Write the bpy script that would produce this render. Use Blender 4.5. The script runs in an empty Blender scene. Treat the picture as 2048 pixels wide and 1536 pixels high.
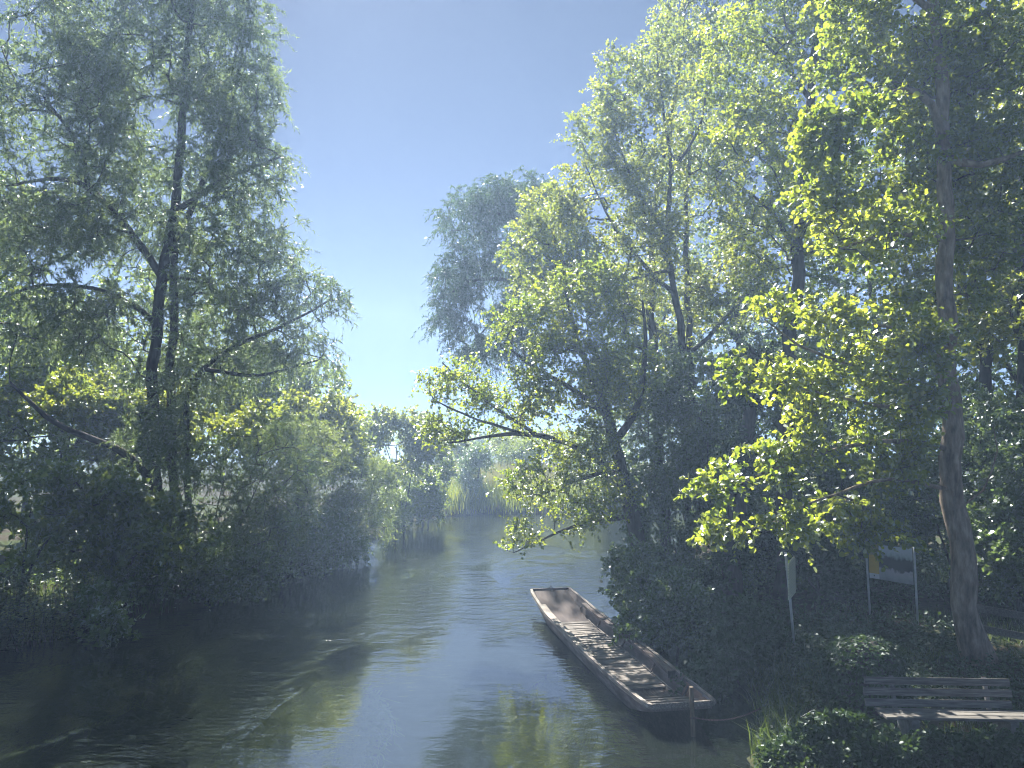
import bpy, math, random
import numpy as np
from mathutils import Vector, noise as mnoise

scene = bpy.context.scene
C = scene.collection
R = math.radians

# ---------------------------------------------------------------- camera, sky, sun, exposure
CAM_Z, PITCH, FPX = 4.2, R(4.3), 1547.0
cam_d = bpy.data.cameras.new("camera"); cam = bpy.data.objects.new("camera", cam_d); C.objects.link(cam)
cam_d.sensor_width = 36.0; cam_d.lens = 36.0 * FPX / 2048.0; cam_d.clip_start = 0.1; cam_d.clip_end = 4000
cam.location = (0, 0, CAM_Z); cam.rotation_euler = (R(90) + PITCH, 0, 0)
scene.camera = cam

SUN_AZ, SUN_EL = R(-17), R(44)          # azimuth from +Y, positive towards +X
sunv = Vector((math.sin(SUN_AZ) * math.cos(SUN_EL), math.cos(SUN_AZ) * math.cos(SUN_EL), math.sin(SUN_EL)))
world = bpy.data.worlds.new("World"); scene.world = world; world.use_nodes = True
wn = world.node_tree.nodes; wl = world.node_tree.links; wn.clear()
sky = wn.new("ShaderNodeTexSky"); sky.sky_type = 'NISHITA'; sky.sun_disc = False
sky.sun_elevation = SUN_EL; sky.sun_rotation = SUN_AZ
sky.altitude = 50; sky.air_density = 0.2; sky.dust_density = 0.06; sky.ozone_density = 1.2
bg = wn.new("ShaderNodeBackground"); bg.inputs[1].default_value = 0.05
wo = wn.new("ShaderNodeOutputWorld")
wl.new(sky.outputs[0], bg.inputs[0]); wl.new(bg.outputs[0], wo.inputs[0])

sun_d = bpy.data.lights.new("sun", 'SUN'); sun_d.energy = 5.0; sun_d.angle = R(0.53); sun_d.color = (1.0, 0.95, 0.86)
sun = bpy.data.objects.new("sun", sun_d); C.objects.link(sun)
sun.rotation_euler = (-sunv).to_track_quat('-Z', 'Y').to_euler(); sun.location = (0, 0, 60)

scene.view_settings.view_transform = 'Standard'; scene.view_settings.look = 'None'
scene.view_settings.exposure = 1.85; scene.view_settings.gamma = 1.0
cy = scene.cycles
cy.use_denoising = True
try:
    cy.denoiser = 'OPENIMAGEDENOISE'; cy.denoising_input_passes = 'RGB_ALBEDO_NORMAL'; cy.denoising_prefilter = 'ACCURATE'
except Exception: pass
cy.filter_width = 1.1; cy.use_light_tree = False; cy.max_bounces = 5; cy.diffuse_bounces = 3; cy.glossy_bounces = 3; cy.transmission_bounces = 3
cy.transparent_max_bounces = 6; cy.volume_bounces = 0
cy.caustics_reflective = False; cy.caustics_refractive = False
cy.sample_clamp_indirect = 3.0; cy.sample_clamp_direct = 50.0; cy.use_adaptive_sampling = True; cy.adaptive_threshold = 0.02
HAZE = 0.0042

# ---------------------------------------------------------------- helpers
def P(px, py, Y):
    """photo pixel and ground distance -> point in the place"""
    u = (px - 1024) / FPX; v = (768 - py) / FPX
    c, s = math.cos(PITCH), math.sin(PITCH)
    d = (u, c - v * s, s + v * c)
    k = Y / d[1]
    return np.array([d[0] * k, Y, CAM_Z + d[2] * k])

def tag(o, label=None, cat=None, group=None, kind=None):
    if label: o['label'] = label
    if cat: o['category'] = cat
    if group: o['group'] = group
    if kind: o['kind'] = kind
    return o

def empty(name, loc, rz=0, label=None, cat=None, group=None):
    o = bpy.data.objects.new(name, None); C.objects.link(o)
    o.location = Vector(loc); o.rotation_euler = (0, 0, rz); o.empty_display_size = 0.2
    return tag(o, label, cat, group)

def mesh_np(name, verts, faces, smooth=False):
    """verts (N,3); faces list of int arrays (M,k)"""
    me = bpy.data.meshes.new(name)
    verts = np.ascontiguousarray(verts, dtype=np.float32)
    me.vertices.add(len(verts)); me.vertices.foreach_set("co", verts.ravel())
    loops, starts, n = [], [], 0
    for f in faces:
        f = np.asarray(f, dtype=np.int32)
        if f.size == 0: continue
        k = f.shape[1]
        loops.append(f.ravel()); starts.append(n + np.arange(len(f), dtype=np.int32) * k); n += f.size
    loops = np.concatenate(loops); starts = np.concatenate(starts)
    me.loops.add(len(loops)); me.loops.foreach_set("vertex_index", loops)
    me.polygons.add(len(starts)); me.polygons.foreach_set("loop_start", starts)
    if smooth: me.polygons.foreach_set("use_smooth", np.ones(len(starts), dtype=bool))
    me.update(calc_edges=True)
    return me

def obj(name, me, mat=None, parent=None, loc=None):
    """links a mesh; world-space verts are moved into the parent's frame when the parent is an unrotated empty"""
    o = bpy.data.objects.new(name, me); C.objects.link(o)
    if mat and not len(me.materials): me.materials.append(mat)
    if parent: o.parent = parent
    if loc is not None: o.location = Vector(loc)
    return o

class MB:
    """collects boxes / bars / prisms into one mesh"""
    def __init__(s): s.v = []; s.f = []
    def add(s, vs, fs):
        b = len(s.v); s.v += [tuple(map(float, v)) for v in vs]; s.f += [tuple(b + i for i in f) for f in fs]
    def box(s, c, size, rz=0, tilt=0):
        hx, hy, hz = (k / 2 for k in size); vs = []
        for z in (-hz, hz):
            for x, y in ((-hx, -hy), (hx, -hy), (hx, hy), (-hx, hy)):
                yy, zz = y * math.cos(tilt) - z * math.sin(tilt), y * math.sin(tilt) + z * math.cos(tilt)
                vs.append((c[0] + x * math.cos(rz) - yy * math.sin(rz), c[1] + x * math.sin(rz) + yy * math.cos(rz), c[2] + zz))
        s.add(vs, [(3, 2, 1, 0), (4, 5, 6, 7), (0, 1, 5, 4), (1, 2, 6, 5), (2, 3, 7, 6), (3, 0, 4, 7)])
    def hexa(s, eight):
        s.add(eight, [(3, 2, 1, 0), (4, 5, 6, 7), (0, 1, 5, 4), (1, 2, 6, 5), (2, 3, 7, 6), (3, 0, 4, 7)])
    def tube(s, pts, rad, n=8, cap=True):
        v, f = tube_np(np.array(pts, float), np.array(rad, float) if hasattr(rad, '__len__') else np.full(len(pts), rad), n)
        s.add(v, [tuple(q) for q in f])
        if cap:
            b = len(s.v) - len(v)
            s.f.append(tuple(b + i for i in reversed(range(n)))); s.f.append(tuple(len(s.v) - n + i for i in range(n)))
    def build(s, name, mat, parent=None, bevel=0.0, smooth=False):
        me = bpy.data.meshes.new(name); me.from_pydata(s.v, [], s.f); me.update()
        if smooth: me.polygons.foreach_set("use_smooth", np.ones(len(me.polygons), dtype=bool))
        o = obj(name, me, mat, parent)
        if bevel:
            m = o.modifiers.new("bevel", 'BEVEL'); m.width = bevel; m.segments = 2; m.limit_method = 'ANGLE'
        return o

def unit(a):
    return a / np.maximum(np.linalg.norm(a, axis=-1, keepdims=True), 1e-9)

def tube_np(pts, rad, n=8):
    d = np.gradient(pts, axis=0); d = unit(d)
    up = np.array([0.31, 0.17, 0.93]) if abs(d[0][2]) < 0.9 else np.array([1.0, 0.1, 0.0])
    verts = []
    a = unit(np.cross(d[0], up))
    for i in range(len(pts)):
        a = unit(a - d[i] * np.dot(a, d[i])); b = np.cross(d[i], a)
        t = np.arange(n) * 2 * math.pi / n
        verts.append(pts[i] + rad[i] * (np.cos(t)[:, None] * a + np.sin(t)[:, None] * b))
    verts = np.concatenate(verts)
    f = []
    for i in range(len(pts) - 1):
        for j in range(n):
            f.append((i * n + j, i * n + (j + 1) % n, (i + 1) * n + (j + 1) % n, (i + 1) * n + j))
    return verts, np.array(f)

def smooth_path(pts, rad, step=0.3, jit=0.0, rng=None):
    """Catmull-Rom resampling of a polyline with radii"""
    pts = np.array(pts, float); rad = np.array(rad, float)
    q = np.vstack([2 * pts[0] - pts[1], pts, 2 * pts[-1] - pts[-2]])
    out, ro = [], []
    for i in range(len(pts) - 1):
        p0, p1, p2, p3 = q[i:i + 4]
        k = max(1, int(np.linalg.norm(p2 - p1) / step))
        for t in np.arange(k) / k:
            out.append(0.5 * (2 * p1 + (p2 - p0) * t + (2 * p0 - 5 * p1 + 4 * p2 - p3) * t * t + (3 * p1 - p0 - 3 * p2 + p3) * t ** 3))
            ro.append(rad[i] * (1 - t) + rad[i + 1] * t)
    out.append(pts[-1]); ro.append(rad[-1])
    out = np.array(out); ro = np.array(ro)
    if jit and rng is not None:
        w = rng.normal(0, 1, out.shape); w[0] = 0
        w = (w + np.roll(w, 1, 0) + np.roll(w, -1, 0)) / 3
        out = out + w * jit * np.minimum(1, ro[:, None] * 6 + .25)
    return out, ro

# ---------------------------------------------------------------- materials
def new_mat(name):
    m = bpy.data.materials.new(name); m.use_nodes = True
    nt = m.node_tree; nt.nodes.clear()
    return m, nt.nodes, nt.links

def leaf_mat(name, front, trans, gloss=0.10, rough=0.32, var=0.35, mix=0.5, patch=0.4, hue_b=None):
    """thin leaf: diffuse front, translucent back light, waxy gloss; colour varies per leaf and per clump"""
    m, N, L = new_mat(name)
    geo = N.new("ShaderNodeNewGeometry"); tc = N.new("ShaderNodeTexCoord")
    nz = N.new("ShaderNodeTexNoise"); nz.inputs["Scale"].default_value = 0.55; nz.inputs["Detail"].default_value = 2
    L.new(tc.outputs["Object"], nz.inputs["Vector"])
    add = N.new("ShaderNodeMath"); add.operation = 'MULTIPLY_ADD'; add.inputs[1].default_value = patch * 2.2; add.inputs[2].default_value = -patch * 1.1
    L.new(nz.outputs[0], add.inputs[0])
    s2 = N.new("ShaderNodeMath"); s2.operation = 'MULTIPLY_ADD'; s2.inputs[1].default_value = var; L.new(geo.outputs["Random Per Island"], s2.inputs[0]); L.new(add.outputs[0], s2.inputs[2])
    s3 = N.new("ShaderNodeMath"); s3.operation = 'ADD'; s3.use_clamp = True; s3.inputs[1].default_value = 0.5 - var * .5; L.new(s2.outputs[0], s3.inputs[0])
    def ramp(c, lo, hi):
        r = N.new("ShaderNodeValToRGB"); r.color_ramp.elements[0].color = (*[x * k for x, k in zip(c, lo)], 1)
        r.color_ramp.elements[1].color = (*[min(1, x * k) for x, k in zip(c, hi)], 1); L.new(s3.outputs[0], r.inputs[0]); return r
    r1 = ramp(front, (.55, .68, .6), (1.5, 1.35, 1.3)); r2 = ramp(trans, (.45, .62, .6), (1.45, 1.3, 1.2))
    d = N.new("ShaderNodeBsdfDiffuse"); t = N.new("ShaderNodeBsdfTranslucent"); g = N.new("ShaderNodeBsdfGlossy")
    L.new(r1.outputs[0], d.inputs[0]); L.new(r2.outputs[0], t.inputs[0]); g.inputs["Roughness"].default_value = rough
    g.inputs[0].default_value = (.9, .95, 1, 1)
    mx = N.new("ShaderNodeMixShader"); mx.inputs[0].default_value = mix; L.new(d.outputs[0], mx.inputs[1]); L.new(t.outputs[0], mx.inputs[2])
    fr = N.new("ShaderNodeFresnel"); fr.inputs[0].default_value = 1.42
    fm = N.new("ShaderNodeMath"); fm.operation = 'MULTIPLY'; fm.inputs[1].default_value = gloss * 2.5; fm.use_clamp = True; L.new(fr.outputs[0], fm.inputs[0])
    m2 = N.new("ShaderNodeMixShader"); L.new(fm.outputs[0], m2.inputs[0]); L.new(mx.outputs[0], m2.inputs[1]); L.new(g.outputs[0], m2.inputs[2])
    o = N.new("ShaderNodeOutputMaterial"); L.new(m2.outputs[0], o.inputs[0])
    return m

def rough_mat(name, c1, c2, scale=6, stretch=(1, 1, 1), rough=0.85, bump=0.3, detail=6, dist=0.02, spec=0.3, c3=None, coord="Object"):
    """two- or three-tone weathered surface with fine relief"""
    m, N, L = new_mat(name)
    tc = N.new("ShaderNodeTexCoord"); mp = N.new("ShaderNodeMapping"); mp.inputs["Scale"].default_value = stretch
    L.new(tc.outputs[coord], mp.inputs[0])
    nz = N.new("ShaderNodeTexNoise"); nz.inputs["Scale"].default_value = scale; nz.inputs["Detail"].default_value = detail; nz.inputs["Roughness"].default_value = .62
    L.new(mp.outputs[0], nz.inputs["Vector"])
    rp = N.new("ShaderNodeValToRGB"); e = rp.color_ramp.elements
    e[0].position = .3; e[0].color = (*c1, 1); e[1].position = .68; e[1].color = (*c2, 1)
    if c3: x = e.new(.5); x.color = (*c3, 1)
    L.new(nz.outputs[0], rp.inputs[0])
    oi = N.new("ShaderNodeObjectInfo"); hv = N.new("ShaderNodeHueSaturation")
    mv = N.new("ShaderNodeMath"); mv.operation = 'MULTIPLY_ADD'; mv.inputs[1].default_value = .4; mv.inputs[2].default_value = .8; L.new(oi.outputs["Random"], mv.inputs[0]); L.new(mv.outputs[0], hv.inputs["Value"])
    L.new(rp.outputs[0], hv.inputs["Color"])
    b = N.new("ShaderNodeBsdfPrincipled"); b.inputs["Roughness"].default_value = rough; b.inputs["Specular IOR Level"].default_value = spec
    L.new(hv.outputs[0], b.inputs["Base Color"])
    bp = N.new("ShaderNodeBump"); bp.inputs["Strength"].default_value = bump; bp.inputs["Distance"].default_value = dist
    L.new(nz.outputs[0], bp.inputs["Height"]); L.new(bp.outputs[0], b.inputs["Normal"])
    o = N.new("ShaderNodeOutputMaterial"); L.new(b.outputs[0], o.inputs[0])
    return m

M = {}
M['alder'] = leaf_mat('alder_leaf', (.070, .115, .024), (.43, .52, .05), gloss=.13, rough=.45, mix=.62, var=.6, patch=.6)
M['far_green'] = leaf_mat('far_leaf', (.09, .135, .04), (.40, .50, .07), gloss=.08, rough=.5, mix=.55)
M['alder_far'] = leaf_mat('alder_leaf_far', (.065, .105, .028), (.42, .48, .06), gloss=.12, rough=.45, mix=.6, var=.5, patch=.6)
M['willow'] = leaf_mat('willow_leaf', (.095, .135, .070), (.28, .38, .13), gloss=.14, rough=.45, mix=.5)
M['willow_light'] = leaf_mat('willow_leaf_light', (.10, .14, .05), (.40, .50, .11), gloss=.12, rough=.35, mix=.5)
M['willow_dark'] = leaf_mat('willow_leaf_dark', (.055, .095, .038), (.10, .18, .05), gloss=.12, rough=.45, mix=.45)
M['maple'] = leaf_mat('maple_leaf', (.105, .15, .058), (.42, .54, .09), gloss=.14, rough=.4, mix=.5)
M['shrub'] = leaf_mat('shrub_leaf', (.088, .135, .058), (.30, .43, .11), gloss=.12, rough=.42, mix=.45)
M['ivy'] = leaf_mat('ivy_leaf', (.045, .085, .034), (.09, .15, .03), gloss=.025, rough=.5, mix=.3)
M['grass'] = leaf_mat('grass_blade', (.045, .080, .026), (.14, .20, .035), gloss=.06, rough=.55, mix=.5)
M['reed'] = leaf_mat('reed_blade', (.12, .15, .04), (.45, .52, .07), gloss=.06, rough=.5, mix=.5, patch=.3)
M['reed_dry'] = leaf_mat('dry_reed_blade', (.21, .20, .10), (.38, .38, .16), gloss=.04, rough=.6, mix=.45, patch=.3)
M['weed'] = leaf_mat('water_weed', (.20, .32, .03), (.30, .42, .04), gloss=.02, rough=.6, mix=.3)
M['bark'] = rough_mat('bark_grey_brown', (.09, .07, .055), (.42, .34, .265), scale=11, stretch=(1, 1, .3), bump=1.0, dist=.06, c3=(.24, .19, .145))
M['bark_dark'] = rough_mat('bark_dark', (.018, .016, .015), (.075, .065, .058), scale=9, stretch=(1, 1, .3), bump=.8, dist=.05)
M['twig'] = rough_mat('twig_bark', (.03, .026, .022), (.10, .085, .07), scale=14, bump=.3, dist=.01)
M['wood'] = rough_mat('weathered_hull_wood', (.09, .075, .07), (.24, .20, .185), scale=5, stretch=(8, 1, 8), bump=.35, dist=.008, c3=(.16, .13, .12))
M['wood_side'] = rough_mat('hull_side_wood', (.10, .088, .084), (.29, .25, .24), scale=3.2, stretch=(3, .55, 2), bump=.25, dist=.006, c3=(.16, .13, .125))
M['wood_slat'] = rough_mat('floor_slat_wood', (.11, .10, .09), (.34, .31, .28), scale=5, stretch=(1, 9, 9), bump=.35, dist=.006, c3=(.22, .195, .175))
M['wood_rail'] = rough_mat('gunwale_wood', (.15, .135, .12), (.44, .40, .36), scale=4, stretch=(9, .7, 9), bump=.35, dist=.006, c3=(.24, .21, .185))
M['wood_bow'] = rough_mat('bow_board_wood', (.075, .058, .054), (.15, .12, .112), scale=2.5, stretch=(4, .7, 2), bump=.15, dist=.004, c3=(.11, .088, .082))
M['wood_rust'] = rough_mat('rust_stained_wood', (.16, .085, .06), (.34, .22, .17), scale=5, stretch=(4, 1, 2), bump=.3, dist=.006)
M['bench_wood'] = rough_mat('bench_slat_wood', (.08, .075, .065), (.25, .235, .21), scale=6, stretch=(.6, 9, 9), bump=.4, dist=.006, c3=(.155, .145, .13))
M['concrete'] = rough_mat('bench_concrete', (.14, .14, .13), (.28, .275, .26), scale=14, bump=.4, dist=.01)
M['post_wood'] = rough_mat('mooring_post_wood', (.10, .075, .05), (.27, .21, .15), scale=6, stretch=(7, 7, .6), bump=.5, dist=.01)
M['fence_wood'] = rough_mat('fence_wood', (.08, .075, .065), (.20, .185, .165), scale=6, stretch=(.5, 8, 8), bump=.4, dist=.01)
M['iron'] = rough_mat('rusty_iron', (.05, .04, .035), (.14, .10, .08), scale=20, rough=.6, bump=.3)
M['steel'] = rough_mat('galvanised_post', (.36, .37, .37), (.52, .53, .53), scale=8, rough=.45, bump=.1, spec=.5)

def ground_mat():
    m, N, L = new_mat('ground_earth')
    tc = N.new("ShaderNodeTexCoord")
    n1 = N.new("ShaderNodeTexNoise"); n1.inputs["Scale"].default_value = .5; n1.inputs["Detail"].default_value = 5; L.new(tc.outputs["Object"], n1.inputs["Vector"])
    n2 = N.new("ShaderNodeTexNoise"); n2.inputs["Scale"].default_value = 9; n2.inputs["Detail"].default_value = 8; L.new(tc.outputs["Object"], n2.inputs["Vector"])
    r1 = N.new("ShaderNodeValToRGB"); e = r1.color_ramp.elements; e[0].position = .4; e[0].color = (.060, .050, .036, 1); e[1].position = .6; e[1].color = (.050, .075, .024, 1); L.new(n1.outputs[0], r1.inputs[0])
    r2 = N.new("ShaderNodeValToRGB"); e = r2.color_ramp.elements; e[0].position = .3; e[0].color = (.45, .45, .45, 1); e[1].position = .7; e[1].color = (1.35, 1.3, 1.2, 1); L.new(n2.outputs[0], r2.inputs[0])
    mu = N.new("ShaderNodeMixRGB"); mu.blend_type = 'MULTIPLY'; mu.inputs[0].default_value = 1; L.new(r1.outputs[0], mu.inputs[1]); L.new(r2.outputs[0], mu.inputs[2])
    b = N.new("ShaderNodeBsdfPrincipled"); b.inputs["Roughness"].default_value = .95; b.inputs["Specular IOR Level"].default_value = .1; L.new(mu.outputs[0], b.inputs["Base Color"])
    bp = N.new("ShaderNodeBump"); bp.inputs["Strength"].default_value = .8; bp.inputs["Distance"].default_value = .06; L.new(n2.outputs[0], bp.inputs["Height"]); L.new(bp.outputs[0], b.inputs["Normal"])
    o = N.new("ShaderNodeOutputMaterial"); L.new(b.outputs[0], o.inputs[0]); return m

def bed_mat():
    return rough_mat('river_bed_silt', (.045, .055, .032), (.11, .13, .075), scale=1.6, bump=.4, dist=.1, c3=(.075, .09, .05))

def water_mat():
    m, N, L = new_mat('river_water')
    tc = N.new("ShaderNodeTexCoord")
    def noise(scale, detail, sx=1, sy=1, rough=.5, w=0):
        mp = N.new("ShaderNodeMapping"); mp.inputs["Scale"].default_value = (sx, sy, 1); mp.inputs["Location"].default_value = (w, w * .7, 0); L.new(tc.outputs["Object"], mp.inputs[0])
        n = N.new("ShaderNodeTexNoise"); n.inputs["Scale"].default_value = scale; n.inputs["Detail"].default_value = detail; n.inputs["Roughness"].default_value = rough
        n.inputs["Distortion"].default_value = .6
        L.new(mp.outputs[0], n.inputs["Vector"]); return n
    big = noise(.8, 2, 1.2, .55); mid = noise(2.4, 3, .55, 1.2, .5, w=7); fine = noise(7.5, 2, .6, 1.2, .5, w=3)
    patch = noise(.28, 3, 1.3, .45, w=11)
    pr = N.new("ShaderNodeValToRGB"); e = pr.color_ramp.elements; e[0].position = .45; e[0].color = (.15, .15, .15, 1); e[1].position = .55; e[1].color = (1, 1, 1, 1); L.new(patch.outputs[0], pr.inputs[0])
    fm = N.new("ShaderNodeMath"); fm.operation = 'MULTIPLY'; L.new(fine.outputs[0], fm.inputs[0]); L.new(pr.outputs[0], fm.inputs[1])
    mm = N.new("ShaderNodeMath"); mm.operation = 'MULTIPLY'; L.new(mid.outputs[0], mm.inputs[0]); L.new(pr.outputs[0], mm.inputs[1])
    def bump(h, dist, prev=None):
        b = N.new("ShaderNodeBump"); b.inputs["Strength"].default_value = 1; b.inputs["Distance"].default_value = dist; L.new(h, b.inputs["Height"])
        if prev: L.new(prev.outputs[0], b.inputs["Normal"])
        return b
    b1 = bump(big.outputs[0], WAVE[0]); b2 = bump(mm.outputs[0], WAVE[1], b1); b3 = bump(fm.outputs[0], WAVE[2], b2)
    gl = N.new("ShaderNodeBsdfGlossy"); gl.inputs["Roughness"].default_value = .05; L.new(b3.outputs[0], gl.inputs["Normal"])
    tr = N.new("ShaderNodeBsdfTransparent"); tr.inputs[0].default_value = (.45, .60, .38, 1)
    df = N.new("ShaderNodeBsdfDiffuse"); df.inputs[0].default_value = (.034, .046, .034, 1)
    turb = N.new("ShaderNodeMixShader"); turb.inputs[0].default_value = .38; L.new(tr.outputs[0], turb.inputs[1]); L.new(df.outputs[0], turb.inputs[2])
    fr = N.new("ShaderNodeFresnel"); fr.inputs[0].default_value = 4.8; L.new(b3.outputs[0], fr.inputs["Normal"])
    mx = N.new("ShaderNodeMixShader"); L.new(fr.outputs[0], mx.inputs[0]); L.new(turb.outputs[0], mx.inputs[1]); L.new(gl.outputs[0], mx.inputs[2])
    o = N.new("ShaderNodeOutputMaterial"); L.new(mx.outputs[0], o.inputs[0]); return m
WAVE = (.010, .036, .013)

# ---------------------------------------------------------------- the ground with the river cut into it
RIVER = np.array([(-12, -60), (-12, 8), (-11.2, 15), (-9.4, 18), (-7.9, 20.5), (-7.3, 24), (-6.9, 29), (-6.2, 33), (-5.6, 37), (-5.3, 41), (-4.4, 44), (-2, 45.6),
                  (4, 46.6), (12, 47.5), (30, 49), (90, 52), (90, 38), (30, 37), (14, 35.5), (8.5, 33), (6.2, 29.5), (5.0, 26), (4.3, 22.5), (4.0, 19), (4.1, 16),
                  (4.2, 13.6), (3.7, 11.6), (3.15, 10.2), (3.0, 8.5), (3.2, 5), (3.2, -60)], float)

def river_sdf(x, y):
    """negative inside the river"""
    x = np.asarray(x, float); y = np.asarray(y, float)
    d = np.full(x.shape, 1e9); ins = np.zeros(x.shape, bool)
    n = len(RIVER)
    for i in range(n):
        ax, ay = RIVER[i]; bx, by = RIVER[(i + 1) % n]
        t = np.clip(((x - ax) * (bx - ax) + (y - ay) * (by - ay)) / ((bx - ax) ** 2 + (by - ay) ** 2), 0, 1)
        d = np.minimum(d, np.hypot(x - ax - t * (bx - ax), y - ay - t * (by - ay)))
        c = (ay > y) != (by > y)
        with np.errstate(divide='ignore', invalid='ignore'):
            xi = (bx - ax) * (y - ay) / (by - ay + 1e-12) + ax
        ins ^= c & (x < xi)
    return np.where(ins, -d, d)

def ground_z(x, y):
    x = np.asarray(x, float); y = np.asarray(y, float)
    s = river_sdf(x, y) + .22 * np.sin(x * 1.7 + y * .9) * np.sin(y * 1.3 - x * .4) + .1 * np.sin(y * 3.7 + x * 2.1)
    out = .06 + .34 * (1 - np.exp(-np.maximum(s, 0) / .7)) + .012 * np.clip(s, 0, 40) + .05 * np.sin(x * .8) * np.sin(y * .7 + 1) * np.clip(s, 0, 1)
    ins = np.maximum(-.95, s * .62 + .06)
    return np.where(s > 0, out, ins)

def axis(lo, hi, step, far):
    core = np.arange(lo, hi + 1e-6, step); a = [lo]; s = step
    while a[-1] > -far: s *= 1.35; a.append(a[-1] - s)
    b = [hi]; s = step
    while b[-1] < far: s *= 1.35; b.append(b[-1] + s)
    return np.clip(np.concatenate([np.array(a[1:])[::-1], core, np.array(b[1:])]), -far, far)
gx = axis(-20, 20, .35, 125); gy = axis(4, 52, .35, 125)
X, Y = np.meshgrid(gx, gy); Z = ground_z(X, Y)
nx, ny = len(gx), len(gy)
idx = np.arange(nx * ny).reshape(ny, nx)
F = np.stack([idx[:-1, :-1], idx[:-1, 1:], idx[1:, 1:], idx[1:, :-1]], -1).reshape(-1, 4)
me = mesh_np('ground', np.stack([X, Y, Z], -1).reshape(-1, 3), [F], smooth=True)
ground = obj('ground', me, ground_mat()); ground['kind'] = 'structure'
me.materials.append(bed_mat())
zf = Z.reshape(-1)[F].max(1); me.polygons.foreach_set("material_index", (zf < -.02).astype(np.int32)); me.update()

wx = np.array([-60., 100.]); wy = np.array([-60., 70.])
me = mesh_np('river', np.array([(-14, -60, 0), (95, -60, 0), (95, 56, 0), (-14, 56, 0)], float), [np.array([[0, 1, 2, 3]])])
river = obj('river', me, water_mat()); river['kind'] = 'structure'

# ---------------------------------------------------------------- vegetation
LEAF = {
    'diamond': (np.array([(0, 0, 0), (.45, .5, .12), (1, 0, -.05), (.45, -.5, .12)], float), np.array([(0, 1, 2), (0, 2, 3)])),
    'round': (np.array([(0, 0, 0), (.28, .42, .10), (.74, .44, .10), (1, 0, -.06), (.74, -.44, .10), (.28, -.42, .10)], float), np.array([(0, 1, 2), (0, 2, 3), (0, 3, 4), (0, 4, 5)])),
    'lance': (np.array([(0, 0, 0), (.4, .5, .1), (1, 0, -.1), (.4, -.5, .1)], float), np.array([(0, 1, 2), (0, 2, 3)])),
    'sliver': (np.array([(0, .42, .06), (0, -.42, -.06), (1, 0, 0)], float), np.array([(0, 1, 2)])),
    'lobed': (np.array([(0, 0, 0), (.22, .5, .06), (.52, .26, .08), (1, 0, -.08), (.52, -.26, .08), (.22, -.5, .06)], float), np.array([(0, 1, 2), (0, 2, 3), (0, 3, 4), (0, 4, 5)])),
}

def leaf_frames(base, axis_, nrm):
    a = unit(axis_); n = unit(nrm - a * (a * nrm).sum(-1, keepdims=True)); b = np.cross(n, a)
    return a, b, n

def leaves_mesh(name, base, axis_, nrm, length, width, shape):
    T, F = LEAF[shape]
    a, b, n = leaf_frames(base, axis_, nrm)
    L = length[:, None, None]; W = width[:, None, None]
    V = base[:, None, :] + L * T[None, :, 0, None] * a[:, None, :] + W * (T[None, :, 1, None] * b[:, None, :] + T[None, :, 2, None] * n[:, None, :])
    N = len(base)
    FF = (F[None] + (np.arange(N) * len(T))[:, None, None]).reshape(-1, 3)
    return mesh_np(name, V.reshape(-1, 3), [FF])

def frusta(p0, p1, r0, r1, n=4):
    d = unit(p1 - p0); up = np.where(np.abs(d[:, 2:3]) > .9, np.array([[1., 0, 0]]), np.array([[0, 0, 1.]]))
    a = unit(np.cross(d, up)); b = np.cross(d, a)
    t = np.arange(n) * 2 * math.pi / n
    ring = np.cos(t)[None, :, None] * a[:, None] + np.sin(t)[None, :, None] * b[:, None]
    V = np.concatenate([p0[:, None] + ring * r0[:, None, None], p1[:, None] + ring * r1[:, None, None]], 1)
    f = np.array([(j, (j + 1) % n, n + (j + 1) % n, n + j) for j in range(n)])
    F = (f[None] + (np.arange(len(p0)) * 2 * n)[:, None, None]).reshape(-1, 4)
    return V.reshape(-1, 3), F

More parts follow.
